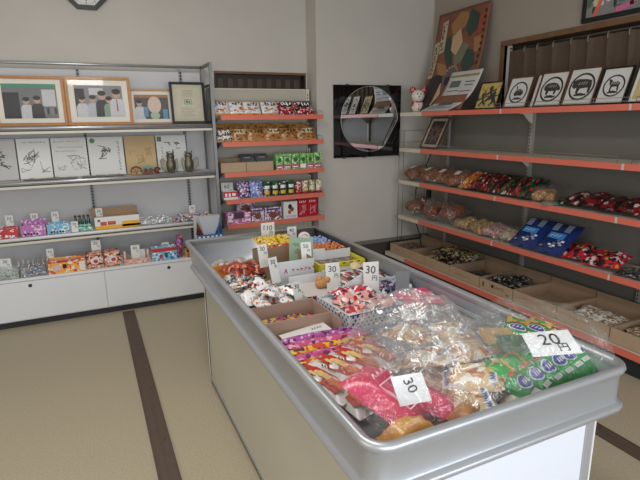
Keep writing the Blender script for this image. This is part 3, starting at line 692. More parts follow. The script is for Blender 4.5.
def OXp(px, py=180, Y=4.3): return XA(px, py, Y)
def upright_packet(name, label, cat, m, cxx, y, z, w_, h_, t_, lean=15, group=None, end=None, rz=0, panel=None, seed=0):
    """soft packet standing up and leaning back"""
    r = thing(name, label, cat, (cxx, y, z+.002), (-R(lean), 0, R(rz)), group)
    b = MB(); b.T = Matrix.Translation((0, t_*.5, h_/2)) @ Matrix.Rotation(R(90), 4, 'X')
    b.pillow(w_, h_, t_, m, 8, 10, .09, .15, seed, .5, end); b.out('wrapper', r)
    if panel:
        b = MB(); panel(b, w_, h_, -t_*.60, seed); b.out('printed_panel', r)
    return r
def title_panel(ink, patchm, lowm):
    def f(b, w_, h_, y, seed):
        rr = random.Random(seed+50)
        for q in range(4):
            x = -w_*.34+w_*.18*q
            for k in range(3): b.stroke([(x+rr.uniform(0, w_*.14), h_*rr.uniform(.55, .82)), (x+rr.uniform(0, w_*.14), h_*rr.uniform(.55, .82))], w_*.05, ink, 1, y-.0006*k)
        if patchm: b.poly([(-w_*.3, y+.001, h_*.48), (w_*.3, y+.001, h_*.48), (w_*.34, y+.001, h_*.86), (-w_*.34, y+.001, h_*.86)], patchm)
        for q in range(6): x, z = rr.uniform(-w_*.34, w_*.3), h_*rr.uniform(.16, .42); blob(b, x, z, w_*.08, h_*.05, y-.0005*q, lowm[q % len(lowm)])
    return f
WSN = pack('white_snack_print', [((230, 228, 226), 12), ((206, 202, 200), 2), ((180, 176, 176), 1.4)], 30, stretch=(1, 1, 1.6))
ORE = P('orange_foil', (226, 138, 58))
RSN = pack('red_black_snack', [((150, 24, 34), 4), ((30, 20, 24), 2.5), ((226, 216, 214), 1.6), ((200, 50, 60), 1)], 55)
BSN = pack('brown_snack', [((168, 116, 64), 5), ((190, 142, 84), 4), ((110, 68, 40), 2)], 30, stretch=(1, 1, 1.5))
BWS = pack('black_white_snack', [((30, 28, 34), 4), ((224, 224, 226), 2.5), ((160, 110, 60), .8)], 60)
row = [(219, 234), (235, 249), (249, 264), (266, 281), (281.5, 297), (298, 315)]
for i, (a, c) in enumerate(row):
    x0, x1 = OXp(a), OXp(c); wh = i < 4; lab = ('white snack packet with orange ends, %s on the uppermost orange-railed shelf' % ORD[i]) if wh else ('red and black snack packet on the uppermost orange-railed shelf, %s' % ('beside the white ones' if i == 4 else 'at the right end'))
    upright_packet('snack_packet', lab, 'snack packet', WSN if wh else RSN, (x0+x1)/2, 4.30, OZ[0], x1-x0+.008, .145, .04, 32, 'packets on the uppermost orange shelf', ORE if wh else None, rz=rn.uniform(-4, 4), seed=i, panel=title_panel(INK, None, [ORE, P('caramel', (180, 110, 60))]) if wh else title_panel(WHINK, P('panel_black', (30, 24, 28)), [P('panel_red', (190, 40, 50)), P('pale_pink', (240, 180, 190))]))
row = [(219, 234), (235, 250), (250, 267), (267, 283), (283, 298), (299, 316)]
for i, (a, c) in enumerate(row):
    x0, x1 = OXp(a), OXp(c)
    lab = 'black and white snack packet, leftmost on the second orange-railed shelf' if i == 0 else 'brown rice cracker packet on the second orange-railed shelf, %s' % ORD[i]
    upright_packet('snack_packet', lab, 'snack packet', BWS if i == 0 else BSN, (x0+x1)/2, 4.29, OZ[1], x1-x0+.01, .12, .05, 26, 'cracker packets on the second orange shelf', P('gold_end', (190, 146, 84)), seed=i+9, panel=title_panel(P('dark_title', (52, 32, 24)), P('cream_panel', (216, 196, 160)) if i % 2 else None, [P('red_brown_dot', (150, 60, 40)), P('caramel', (180, 110, 60))]) if i else title_panel(WHINK, None, [WHINK]))
    upright_packet('snack_packet', ('brown cracker packet lying behind the front row on second orange-railed shelf, %s' % ORD[i]), 'snack packet', BSN, (x0+x1)/2, 4.40, OZ[1], x1-x0+.01, .16, .045, 16, 'cracker packets on the second orange shelf', P('gold_end', (190, 146, 84)), seed=i+19)
# third: cardboard boxes, leaflets, green packs
for i, (a, c) in enumerate(((221, 246), (246.5, 273))):
    x0, x1 = OXp(a), OXp(c)
    carton('cardboard_tray', 'low cardboard tray on the third orange-railed shelf, %s' % ('left' if i == 0 else 'right, with grey leaflets'), 'cardboard tray', x0, x1, 4.275, 4.42, OZ[2], .085, CARD, CARDD, wall=.004, back=.03 if i == 0 else 0)
for i in range(2):
    r = thing('leaflet_pack', 'grey leaflet pack leaning on the cardboard tray, %s' % ('left one' if i == 0 else 'right one'), 'leaflet', (OXp(250+i*14.5)+.0, 4.30, OZ[2]+.087), (-R(62), 0, 0))
    b = MB(); b.box(-.062, .062, 0, .006, 0, .13, mat('slate_grey_card', (96, 98, 110), .5)); b.out('card', r); b = MB(); rect(b, -.03, .03, .06, .075, -.0007, PAPERG); b.out('print', r)
GRP = pack('green_pack_print', [((120, 190, 90), 5), ((226, 236, 216), 1.5), ((70, 130, 60), 1.2)], 60)
PKP = P('pink_panel', (206, 60, 130))
for i, (a, c) in enumerate(((276, 283), (283.5, 291), (291.5, 299), (299.5, 306), (306.5, 313), (313.5, 321))):
    x0, x1 = OXp(a), OXp(c); W = (x1-x0)/2-.001
    r = thing('drink_pack', 'green and pink carton pack, %s on the third orange-railed shelf' % ORD[i], 'carton', ((x0+x1)/2, 4.32, OZ[2]+.0005), 0, 'green packs on the third orange shelf')
    b = MB(); b.box(-W, W, -.04, .04, 0, .142, GRP); b.box(-W*.3, W*.3, -.02, .02, .142, .146, GRP); b.out('carton', r, bevel=.002)
    b = MB(); rect(b, -W*.9, W*.9, .01, .045, -.0407, PKP if i != 3 else WHINK); rect(b, -W*.7, W*.7, .018, .028, -.0411, WHINK); blob(b, 0, .088, W*.55, .02, -.0407, P('dark_green_mark', (50, 100, 50))); b.out('front_print', r)
# fourth shelf
x0, x1 = OXp(222), OXp(236)
carton('candy_box', 'small red and white box under the 60 yen tag on the fourth orange-railed shelf', 'candy box', x0, x1, 4.27, 4.36, OZ[3], .07, P('box_red', (200, 40, 50)), PAPER, content=PAPER, band=[(0, 1, 0, .3, PAPER), (.1, .25, .4, .8, WHINK), (.35, .5, .4, .8, WHINK), (.6, .85, .45, .8, WHINK)])
price_tag('60', 'at the left end of the fourth orange-railed shelf', (OXp(229), 4.372, OZ[3]), .14, .11, 0, R(4), .05)
for i, (a, c, cc) in enumerate(((237, 249, (96, 66, 130)), (250, 262, (110, 140, 210)))):
    x0, x1 = OXp(a), OXp(c)
    upright_packet('snack_pouch', '%s pouch with round white mark on the fourth orange-railed shelf' % ('dark violet' if i == 0 else 'pale blue'), 'snack pouch', pack('pouch_%d' % i, [(cc, 5), ((220, 214, 236), 2), ((50, 40, 90), 1.2), ((200, 80, 110), .5)], 55), (x0+x1)/2, 4.29, OZ[3], x1-x0+.004, .15, .045, 8, 'pouches on the fourth orange shelf', seed=i+40)
GCUP = pack('green_cup_print', [((20, 92, 50), 5), ((236, 240, 236), 1.0), ((14, 60, 36), 1)], 40); YCH = P('chips_yellow', (226, 186, 70))
for i, (a, c) in enumerate(((262.5, 270), (270.5, 278), (278.5, 286), (286.5, 294))):
    x0, x1 = OXp(a), OXp(c); W = (x1-x0)/2
    r = thing('snack_cup', 'green snack cup with yellow chips picture, %s on the fourth orange-railed shelf' % ORD[i], 'snack cup', ((x0+x1)/2, 4.31, OZ[3]+.0005), 0, 'green snack cups')
    b = MB(); b.lathe([(W*.82, 0), (W*.96, .12), (W*1.0, .122), (W*1.0, .130), (W*.9, .133)], GCUP, 18); b.out('cup', r)
    b = MB(); 
    for (zc, rr, mm) in ((.035, W*.55, YCH), (.085, W*.5, WHINK)):
        for kx in range(-3, 3):
            a0, a1 = R(-90+kx*14), R(-90+(kx+1)*14); rad = W*.98
            b.poly([(math.cos(a0)*rad, math.sin(a0)*rad, zc-rr*.8), (math.cos(a1)*rad, math.sin(a1)*rad, zc-rr*.8), (math.cos(a1)*rad, math.sin(a1)*rad, zc+rr*.8), (math.cos(a0)*rad, math.sin(a0)*rad, zc+rr*.8)], mm)
    b.out('printed_label', r)
for i, (a, c) in enumerate(((295, 301.5), (302, 308.5), (309, 315), (315.5, 322))):
    x0, x1 = OXp(a), OXp(c); W = (x1-x0)/2-.001
    r = thing('snack_can', '%s small can, %s of four beside the green cups' % ('red' if i == 0 else 'white and gold', ORD[i]), 'snack can', ((x0+x1)/2, 4.31, OZ[3]+.0005), 0, 'small cans at the right of the fourth orange shelf')
    b = MB(); b.lathe([(W*.95, 0), (W, .004), (W, .118), (W*.92, .124)], pack('can_%d' % (i > 0), [((170, 30, 40), 5), ((230, 220, 210), 2)] if i == 0 else [((226, 222, 206), 4), ((206, 150, 60), 2), ((70, 110, 50), 1)], 55), 16); b.out('can_body', r)
    b = MB(); b.lathe([(W*1.01, .0), (W*1.012, .022)], P('can_band', (170, 34, 44)), 16); b.out('base_band', r)
# fifth shelf
x0, x1 = OXp(226, 220), OXp(250, 220)
carton('candy_box', 'pink box with cut-out front on the lowest orange-railed shelf', 'candy box', x0, x1, 4.27, 4.37, OZ[4], .10, pack('pink_box_print', [((206, 120, 180), 5), ((240, 220, 236), 1.5), ((150, 70, 130), 1)], 50), content=pack('dark_choc', [((70, 50, 60), 3), ((150, 110, 130), 1)], 70), band=[(.3, .72, .45, 1, P('cutout_dark', (70, 56, 66))), (.05, .25, .2, .35, WHINK), (.05, .25, .6, .75, WHINK), (.76, .95, .2, .35, WHINK), (.76, .95, .6, .75, WHINK)])
PUC = pack('violet_choco_print', [((206, 196, 224), 4), ((96, 66, 120), 2), ((140, 70, 50), 1.4), ((240, 236, 244), 1.5)], 50)
def cookie_box(px0, px1, z, h, label, y=4.28):
    x0, x1 = OXp(px0, 215), OXp(px1, 215); W = (x1-x0)/2-.001
    r = thing('cookie_box', label, 'cookie box', ((x0+x1)/2, y, z+.0005), 0, 'violet cookie boxes'); b = MB(); b.box(-W, W, 0, .07, 0, h, PUC); b.out('carton', r, bevel=.002)
    b = MB(); blob(b, 0, h*.42, W*.55, h*.25, -.0007, P('cookie_brown', (130, 66, 44))); rect(b, -W*.8, W*.8, h*.78, h*.92, -.0007, P('violet', (90, 60, 130))); b.out('front_print', r)
cookie_box(251, 263.5, OZ[4], .12, 'violet cookie box beside the pink box on the lowest orange-railed shelf')
cookie_box(264, 281, OZ[4], .12, 'wider violet cookie box, left of the white box with a brown dog picture')
cookie_box(240, 258, OZ[4]+.0, .225, 'tall violet cookie box standing behind the pink box', 4.385)
x0, x1 = OXp(283, 215), OXp(297, 215); W = (x1-x0)/2-.002
r = thing('cookie_box', 'white box with brown and black animal picture on the lowest orange-railed shelf', 'cookie box', ((x0+x1)/2, 4.28, OZ[4]+.0005)); b = MB(); b.box(-W, W, 0, .07, 0, .16, PAPER); b.out('carton', r, bevel=.002)
b = MB(); blob(b, -.005, .11, .02, .025, -.0007, INK); blob(b, .015, .085, .018, .022, -.001, P('cookie_brown', (130, 66, 44))); blob(b, -.012, .06, .016, .02, -.001, P('rust_print', (190, 80, 50))); rect(b, -W*.8, W*.8, .008, .03, -.0007, P('lilac', (210, 190, 220))); b.out('front_print', r)
x0, x1 = OXp(297.5, 210), OXp(317, 210); W = (x1-x0)/2-.001
for s, side in ((-1, 'left'), (1, 'right')):
    r = thing('snack_box', 'glossy red snack pack with white lettering, %s one, on the lowest orange-railed shelf' % side, 'snack pack', ((x0+x1)/2+s*W/2, 4.28, OZ[4]+.0005)); b = MB(); b.box(-W/2+.001, W/2-.001, 0, .07, 0, .175, mat('red_foil', (190, 24, 44), .25, coat=.6, nz=.25, nscale=30)); b.out('carton', r, bevel=.004)
    b = MB(); rnn = random.Random(3+s)
    for q in range(4): b.stroke([(-W*.35+q*.018, .14), (-W*.3+q*.018, .155)], .006, WHINK, 1, -.0007)
    for q in range(9): b.stroke([(rnn.uniform(-W*.4, W*.35), rnn.uniform(.02, .12)) for _ in range(2)], .0035, P('pale_pink', (240, 180, 190)), 1, -.0007)
    b.out('front_print', r)

# box with slanted grey back standing in front of the left unit's end
x0, x1 = XA(196, 235, 4.12), XA(222, 235, 4.12)
r = thing('display_box', 'blue display box with slanting grey back card and dark sides, behind the counter corner', 'display box', ((x0+x1)/2, 4.08, 0)); W = (x1-x0)/2
b = MB(); b.box(-W+.07, W+.02, 0, .05, 0, .53, mat('grey_stand', (120, 120, 124), .6)); b.out('stand', r)
b = MB(); b.box(-W, W, 0, .12, .53, .535, BLUB); b.box(-W, W, 0, .004, .535, .585, P('box_blue', (40, 110, 180))); b.box(-W, W, .116, .12, .535, .73, PAPERG); b.out('carton', r)
b = MB(); 
for q in range(6): rect(b, -W+.012+q*.036, -W+.03+q*.036, .548, .573, -.0007, WHINK)
b.out('front_print', r)
b = MB(); b.prism([(-W+.03, .735), (W-.01, .735), (W-.05, .56), (-W+.07, .56)], 1, .035, .04, mat('pale_grey_card', (190, 196, 206), .5)); b.out('back_card', r)
for s in (-1, 1):
    b = MB(); b.prism([(s*W, .585), (s*(W-.07), .56), (s*(W-.012), .70)], 1, .02, .03, pack('dark_red_bag' if s < 0 else 'navy_bag', [((90, 30, 36), 3), ((150, 60, 60), 2), ((40, 30, 40), 2)] if s < 0 else [((30, 60, 120), 3), ((60, 110, 180), 2), ((160, 70, 70), 1)], 50)); b.out('side_pack', r)

# ================================================================ WALL: CLOCK AND MIRROR
ck = thing('wall_clock', 'black octagonal wall clock with white face, high on the back wall', 'clock', (.137, YB, 2.56))
b = MB(); n = 8
def octa(r, y, a0=22.5): return [(math.cos(R(a0+45*i))*r, y, math.sin(R(a0+45*i))*r) for i in range(8)]
O1, O2, O3 = octa(.185, -.0), octa(.185, -.03), octa(.152, -.032)
for i in range(8):
    j = (i+1) % 8
    b.poly([O1[i], O1[j], O2[j], O2[i]], BLACK); b.poly([O2[i], O2[j], O3[j], O3[i]], BLACK)
b.out('case', ck)
b = MB(); b.poly(octa(.153, -.026), PAPER); b.out('dial', ck)
b = MB()
for i in range(60):
    a = R(6*i); r0 = .118 if i % 5 == 0 else .128
    b.stroke([(math.cos(a)*r0, math.sin(a)*r0), (math.cos(a)*.134, math.sin(a)*.134)], .004 if i % 5 == 0 else .0015, INK, 1, -.0268)
b.out('minute_marks', ck)
for i in range(12):
    a = R(90-30*(i+1)); text(str(i+1), .026, INK, ck, (math.cos(a)*.104, -.0268, math.sin(a)*.104), name='numeral')
b = MB(); b.stroke([(0, 0), (-.045, .05)], .007, INK, 1, -.0275); b.out('hour_hand', ck)
b = MB(); b.stroke([(0, 0), (.06, .075)], .005, INK, 1, -.0282); b.out('minute_hand', ck)
mx0, mx1, mz0, mz1 = 2.205, 2.95, 1.145, 1.838
mr = thing('wall_mirror', 'square black glass wall mirror with a round clear centre', 'mirror', ((mx0+mx1)/2, YM-.021, (mz0+mz1)/2), R(-3))
W, H = (mx1-mx0)/2, (mz1-mz0)/2
b = MB(); b.prism([(-W, -.012), (W, -.012), (W, .038), (-W, .0)], 2, -H, H, BLKGLOSS); b.out('black_border', mr)
b = MB(); b.T = Matrix.Translation((.02, 0, .02))
pts = []
for i in range(72):
    a = 2*math.pi*i/72; rr = .315
    x, z = math.cos(a)*rr, math.sin(a)*rr
    d = x*.86-z*.5
    if d > .275: x -= (d-.275)*.86; z += (d-.275)*.5
    pts.append((x, -.0135, z))
b.poly(pts, MIRROR); b.out('mirror_glass', mr)
b = MB()
for i in range(24):
    p, q = pts[i*3], pts[(i*3+3) % 72]
b.tube([(p[0], p[1], p[2]) for p in pts], .0025, CHROME, 6, True); b.T = Matrix(); b.out('bevel_edge', mr, (.02, 0, .02))
for sx, sz in ((-.7, -1), (-.1, -1), (-.6, 1), (.6, 1)):
    b = MB(); b.box(sx*W-.012, sx*W+.012, -.016, 0, sz*H-.008, sz*H+.008, SCREW); b.out('clip', mr)

# ================================================================ RIGHT SHELF UNIT
RF, RB = 2.90, 3.255
RZ = [1.572, 1.226, .902, .535]
RY0, RY1 = .55, 4.28
u3 = thing('display_shelf', 'long grey-backed shelf unit with orange price rails along the right wall', 'shelf')
b = MB(); b.box(RB, RB+.02, RY0, RY1-.3, .1, 1.56, GREYP); b.out('back_panel', u3)
for y in (.91, 1.92, 2.93, 3.95):
    b = MB(); b.box(RB-.022, RB, y-.02, y+.02, .1, 1.56, mat('grey_upright', (158, 154, 146), .5))
    for k in range(52): b.box(RB-.0228, RB-.022, y+.006, y+.014, .17+k*.027, .185+k*.027, INK)
    b.out('upright', u3)
segs = [(RY0, .91), (.91, 1.92), (1.92, 2.93), (2.93, 3.93)]
for i, z in enumerate(RZ):
    b = MB(); b.box(RF+.003, RB-.02, RY0, RY1, z-.02, z, CREAM); s_ = b.out('shelf_board', u3)
    for (a, c) in segs:
        b = MB(); b.box(RF-.005, RF+.003, a+.008, c-.008, z-.036, z+.002, ORANGE); b.out('price_rail', s_)
    b = MB(); b.box(RF-.002, RF+.003, 3.925, RY1, z-.036, z, CREAM); b.out('end_cap', s_)
    for y in (1.92, 2.93):
        b = MB(); b.box(RF-.006, RF-.001, y-.007, y+.007, z-.036, z+.001, PAPERG); b.out('rail_joint', s_)
        b = MB(); b.prism([(RF+.08, z-.02), (RB-.02, z-.02), (RB-.02, z-.11), (RB-.05, z-.10), (RB-.12, z-.04)], 1, y-.004, y+.004, CREAM)
        b.out('bracket', s_)
    if i < 2:
        for (a, c) in (segs[1:] if i == 0 else [(.91, 1.90), (1.95, 3.95)]):
            if i == 0 and a > 2.9: a, c = 2.93, 3.2
            b = MB(); b.tube([(RF+.012, a+.02, z), (RF+.012, a+.02, z+.04), (RF+.012, c-.02, z+.04), (RF+.012, c-.02, z)], .002, WIRE, 6)
            b.tube([(RF+.012, a+.02, z+.018), (RF+.012, c-.02, z+.018)], .0014, WIRE, 6)
            for q in range(1, 4): b.tube([(RF+.012, a+(c-a)*q/4, z), (RF+.012, a+(c-a)*q/4, z+.04)], .0014, WIRE, 6)
            b.out('wire_guard', s_)
b = MB(); b.box(2.76, RB, RY0, RY1+.02, .115, .153, CREAM); b.out('base_deck', u3)
b = MB(); b.box(2.75, 2.76, RY0, 3.93, .117, .158, ORANGE); b.out('price_rail', u3)
b = MB(); b.box(2.79, RB, RY0, RY1, 0, .115, KICK); b.out('kick_plate', u3)
b = MB()                                       # wire ladder at the far end
for x in (2.905, 2.96): b.tube([(x, RY1+.012, .16), (x, RY1+.012, 1.40)], .0035, WIRE, 6)
for z in (.2, .5, .56, .87, .93, 1.19, 1.28, 1.395): b.tube([(2.905, RY1+.012, z), (3.24, RY1+.012, z)], .002, WIRE, 6)
b.tube([(3.24, RY1+.012, .16), (3.24, RY1+.012, 1.40)], .0035, WIRE, 6); b.out('end_rack', u3)
cab = MB(); cab.tube([(3.17, 4.10, 1.20), (3.12, 4.14, 1.0), (3.06, 4.2, .8), (3.05, 4.2, .5), (3.1, 4.15, .3), (3.08, 4.1, .17)], .006, BLACK, 6)
cab.box(3.13, 3.16, 4.07, 4.12, .70, .80, BLACK)
o = cab.out('power_cable'); tag(o, 'black cable with small plug block hanging at the far end of the right shelves', 'cable')

# ---- top shelf of the right unit
rz_ = R(-90)
ANI = {
 'boar': [(-.07, -.01), (-.075, .02), (-.05, .045), (0, .05), (.045, .04), (.075, .01), (.085, -.01), (.07, -.02), (.05, -.015), (.045, -.05), (.03, -.05), (.028, -.02), (-.02, -.02), (-.03, -.05), (-.045, -.05), (-.05, -.015)],
 'ox': [(-.085, .0), (-.08, .03), (-.09, .05), (-.07, .045), (-.04, .055), (.03, .05), (.07, .04), (.08, .0), (.075, -.055), (.058, -.055), (.055, -.015), (-.01, -.02), (-.02, -.055), (-.038, -.055), (-.04, -.01), (-.06, -.02)],
 'sheep': [(-.05, .035), (-.065, .05), (-.05, .06), (-.03, .05), (-.015, .03), (.03, .035), (.055, .02), (.05, -.01), (.055, -.055), (.04, -.055), (.032, -.015), (-.015, -.015), (-.02, -.055), (-.034, -.055), (-.034, .0), (-.05, .01)],
 'rabbit': [(-.05, -.01), (-.03, .02), (-.04, .06), (-.03, .062), (-.015, .025), (.02, .03), (.05, .01), (.06, -.02), (.04, -.04), (.0, -.035), (-.03, -.04), (-.05, -.03)],
}
def circle_art(key, bg=None, sc_=1.0):
    def f(b, x0, x1, z0, z1, y):
        cx_, cz = (x0+x1)/2, (z0+z1)/2; rr = min(x1-x0, z1-z0)/2*.98
        if bg: rect(b, x0-.012, x1+.012, z0-.012, z1+.012, y, bg)
        b.ringxz(cx_, cz, rr*.86, rr, y-.0004, INK)
        for k in range(5):
            b.stroke([(cx_+rr*(.1+.14*k)-rr*.5, cz-rr*.62+.01*(k % 2)), (cx_+rr*(.22+.14*k)-rr*.3, cz-rr*.58)], rr*.13, INK, 1, y-.0005)
        s = rr/.105*sc_
        b.poly([(cx_+p[0]*s, y-.0008, cz+p[1]*s+rr*.05) for p in ANI[key]], mat('sumi_ink', (46, 42, 44), .7, nz=.4, nscale=60))
        for q in range(4): b.stroke([(cx_+s*(-.03+.02*q), cz+s*.01+rr*.05), (cx_+s*(-.02+.02*q), cz+s*.03+rr*.05)], .003, PAPER, 1, y-.0011)
    return f
def yellow_art(b, x0, x1, z0, z1, y):
    rect(b, x0-.01, x1+.01, z0-.01, z1+.01, y, mat('yellow_print', (214, 184, 92), .6, nz=.08)); rn2 = random.Random(12)
    W = x1-x0; h = z1-z0
    def fig(px, pz, s):
        blob(b, px, pz+s*.62, s*.13, s*.13, y-.0006, INK)
        b.stroke([(px, pz+s*.5), (px+s*.12, pz+s*.25), (px+s*.3, pz)], s*.15, INK, 1, y-.0005); b.stroke([(px+s*.12, pz+s*.25), (px-s*.15, pz+.0)], s*.13, INK, 1, y-.0005)
        b.stroke([(px+s*.02, pz+s*.45), (px-s*.3, pz+s*.3), (px-s*.35, pz+s*.5)], s*.09, INK, 1, y-.0005); b.stroke([(px+s*.02, pz+s*.45), (px+s*.35, pz+s*.55)], s*.09, INK, 1, y-.0005)
    fig(x0+W*.2, z0+h*.1, h*.7); fig(x0+W*.55, z0+h*.28, h*.85); fig(x0+W*.78, z0+h*.08, h*.8)
    for q in range(8): b.stroke([(rn2.uniform(x0, x1), rn2.uniform(z0, z1)), (rn2.uniform(x0, x1)*.2+x0*.8+W*.3, rn2.uniform(z0, z1))], .004, INK, 1, y-.0004)
def starburst(b, x0, x1, z0, z1, y):
    rect(b, x0, x1, z0, z1, y, mat('dark_plum', (44, 30, 36), .5)); cx_, cz = (x0+x1)/2, (z0+z1)/2
    for k in range(18):
        a = R(20*k+6); rr = min(x1-x0, z1-z0)*.5*(1 if k % 2 else .8)
        b.stroke([(cx_+math.cos(a)*.03, cz+math.sin(a)*.03), (cx_+math.cos(a)*rr, cz+math.sin(a)*rr)], .006, (P('burst_red', (170, 60, 66)), P('burst_grey', (150, 140, 140)))[k % 2], 1, y-.0004)
    blob(b, cx_, cz, .03, .03, y-.0006, INK)
zt = RZ[0]; lean = R(20); BRF = mat('brown_frame', (96, 62, 44), .4, nz=.2, nscale=20); WM = mat('white_mount', (222, 222, 220), .7)
specs = [(3.245, .25, .235, BLACK, yellow_art, 'thin black frame with yellow print of black dancing figures, next to the tall poster', MOUNT, .008, 3.02),
         (2.915, .23, .25, BRF, circle_art('rabbit'), 'brown frame with small animal in a black ring, right of the yellow print', WM, .018, 3.0),
         (2.615, .235, .26, BRF, circle_art('boar'), 'brown frame with a round boar print, left of the ox print', WM, .012, 3.0),
         (2.375, .235, .265, BRF, circle_art('ox'), 'brown frame with a large ox in a black ring', WM, .01, 3.0),
         (2.145, .20, .245, BLACK, circle_art('sheep'), 'black frame with a sheep in a black ring, second frame from the right edge', WM, .016, 3.0),
         (1.885, .27, .31, BLACK, circle_art('rabbit', mat('cream_gold', (206, 186, 130), .6)), 'large black frame with cream animal ring print at the right edge', MOUNT, .03, 2.99)]
for (yc, w_, h_, fm, art, lab, mo, mw, xx) in specs:
    picture_frame('picture_frame', lab, w_, h_, .011, .014, fm, mo, (xx, yc, zt), rz_, lean, art, mw)
# stack of white cards between frames
r = thing('card_stack', 'stack of white edged cards leaning between the first two ring prints', 'card stack', (3.03, 2.767, zt+.012), (-R(20), 0, rz_))
for k in range(3):
    b = MB(); b.box(-.014+k*.002, .014, k*.012, k*.012+.009, 0, .235, (PAPER, PAPERG, PAPER)[k]); b.out('card', r)
# ceramic figurine
fg = thing('ceramic_figurine', 'white ceramic bear doll with red dotted ears and red buttons', 'figurine', (3.0, 4.13, zt+.001), R(-25))
CER = mat('white_ceramic', (226, 216, 206), .25, coat=.6); CERR = mat('red_ceramic', (176, 34, 44), .25, coat=.6)
b = MB(); b.lathe([(.035, 0), (.05, .012), (.06, .05), (.055, .085), (.036, .105)], CER, 20); b.out('body', fg)
b = MB(); b.lathe([(.034, .10), (.052, .115), (.066, .15), (.06, .185), (.035, .207), (.008, .213)], CER, 20); b.out('head', fg)
for s in (-1, 1):
    b = MB(); b.ball((s*.053, 0, .213), .031, CERR, 14, sy=.6); e = b.out('ear', fg)
    b = MB()
    for dx, dz in ((0, .008), (-.014, -.006), (.013, -.008), (.004, .022), (-.014, .016)): b.ball((s*.053+dx, -.0165, .213+dz), .0042, CER, 8)
    b.out('dots', e)
    b = MB(); b.tube([(s*.046, -.018, .092), (s*.062, -.028, .075), (s*.058, -.034, .06)], [.010, .013, .012], CERR, 8); b.out('arm', fg)
b = MB()
for s in (-1, 1): b.ball((s*.014, -.059, .168), .006, INK, 8, sz=1.6)
b.ball((0, -.066, .148), .007, INK, 8); b.out('face', fg)
b = MB()
for z in (.03, .05, .07): b.ball((0, -.055, z), .007, CERR, 8)
b.tube([(-.03, -.045, .1), (0, -.055, .094), (.03, -.045, .1)], .006, CERR, 6); b.out('buttons', fg)
# tall poster leaning on the wall -------------------------------------------
ps = thing('art_poster', 'tall orange brown vintage style poster with vertical lettering, on right wall corner', 'poster')
def warp(u_, v_):
    """u: 0 far edge .. 1 near edge ; v: 0 bottom .. 1 top"""
    top = Vector((3.325, 4.255-.70*u_, 2.50)); bot = Vector((2.99, 4.20-.70*u_, zt+.012))
    p = bot.lerp(top, v_); p.x += .15*math.sin(min(1, v_*1.35)*math.pi/1.0*.5)*(1-v_)*1.0
    return p
n = 22; PCOL = mat('poster_orange', (146, 92, 68), .7, nz=.3, nscale=9, c2=(120, 78, 60))
def patch(b, poly, m, lift):
    """poster ink patch: polygon in (u, v)"""
    P3 = []
    for i in range(len(poly)):
        a, c = poly[i], poly[(i+1) % len(poly)]
        for k in range(4):
            t = k/4; uu, vv = a[0]+(c[0]-a[0])*t, a[1]+(c[1]-a[1])*t
            p = warp(uu, vv); p.x -= lift; p.z += lift*.3
            P3.append(p)
    f = b.poly(P3, m)
    if f: bmesh.ops.triangulate(b.b, faces=[f])
b = MB(); g = [[b.v(warp(i/n, j/n)) for i in range(n+1)] for j in range(n+1)]
for j in range(n):
    for i in range(n):
        f = b.b.faces.new([g[j][i], g[j][i+1], g[j+1][i+1], g[j+1][i]]); f.material_index = b.mi(PCOL); f.smooth = True
o = b.out('sheet', ps); so = o.modifiers.new('solid', 'SOLIDIFY'); so.thickness = .002; so.offset = 0
tealp = P('ink_teal', (52, 74, 66)); skinp = P('ink_skin', (206, 172, 134)); dkp = P('ink_dark', (46, 38, 38)); brp = P('ink_brown', (120, 84, 50)); grp = P('ink_greygreen', (120, 122, 100)); mvp = P('ink_mauve', (112, 92, 96)); redp = P('ink_redbrown', (164, 76, 54))
b = MB()
patch(b, [(.30, .86), (.46, .97), (.62, .95), (.66, .84), (.5, .78), (.36, .76)], P('ink_ochre', (168, 122, 76)), .004)
patch(b, [(.60, .80), (.68, .97), (.84, .90), (.82, .76), (.70, .70)], tealp, .006)
patch(b, [(.38, .74), (.52, .80), (.60, .66), (.50, .54), (.38, .60)], skinp, .007)
patch(b, [(.18, .70), (.32, .76), (.40, .58), (.46, .46), (.36, .44), (.26, .56)], tealp, .005)
patch(b, [(.46, .52), (.62, .66), (.74, .62), (.66, .48), (.54, .42)], grp, .006)
patch(b, [(.66, .60), (.84, .56), (.90, .42), (.78, .34), (.66, .42)], tealp, .006)
patch(b, [(.84, .86), (.96, .92), (.97, .74), (.86, .70)], redp, .005)
patch(b, [(.80, .68), (.95, .70), (.94, .54), (.84, .54)], P('ink_ochre', (168, 122, 76)), .005)
patch(b, [(.12, .50), (.34, .46), (.44, .36), (.24, .34)], P('ink_ochre', (168, 122, 76)), .005)
patch(b, [(.10, .34), (.0, .12), (.0, .0), (.4, .0), (.42, .20), (.36, .34), (.24, .38)], dkp, .005)
patch(b, [(.26, .28), (.38, .27), (.44, .16), (.36, .05), (.24, .08), (.22, .2)], skinp, .008)
patch(b, [(.34, .34), (.44, .44), (.60, .42), (.66, .32), (.56, .22), (.42, .22)], mvp, .006)
patch(b, [(.42, .32), (.50, .38), (.56, .32), (.50, .24), (.44, .25)], dkp, .009)
for k in range(8): 
    a = R(20+k*20); uu, vv = .52+math.cos(a)*.13, .33+math.sin(a)*.1; patch(b, [(uu-.012, vv-.008), (uu+.012, vv-.008), (uu+.012, vv+.008), (uu-.012, vv+.008)], P('ink_pearl', (190, 180, 160)), .01)
b.out('picture', ps)
b = MB()
patch(b, [(.13, .90), (.24, .92), (.24, .60), (.13, .58)], P('label_cream', (196, 180, 150)), .008); patch(b, [(.02, .70), (.12, .71), (.12, .34), (.02, .33)], P('label_cream', (196, 180, 150)), .008)
rnn = random.Random(8)
b.out('label_strip', ps)
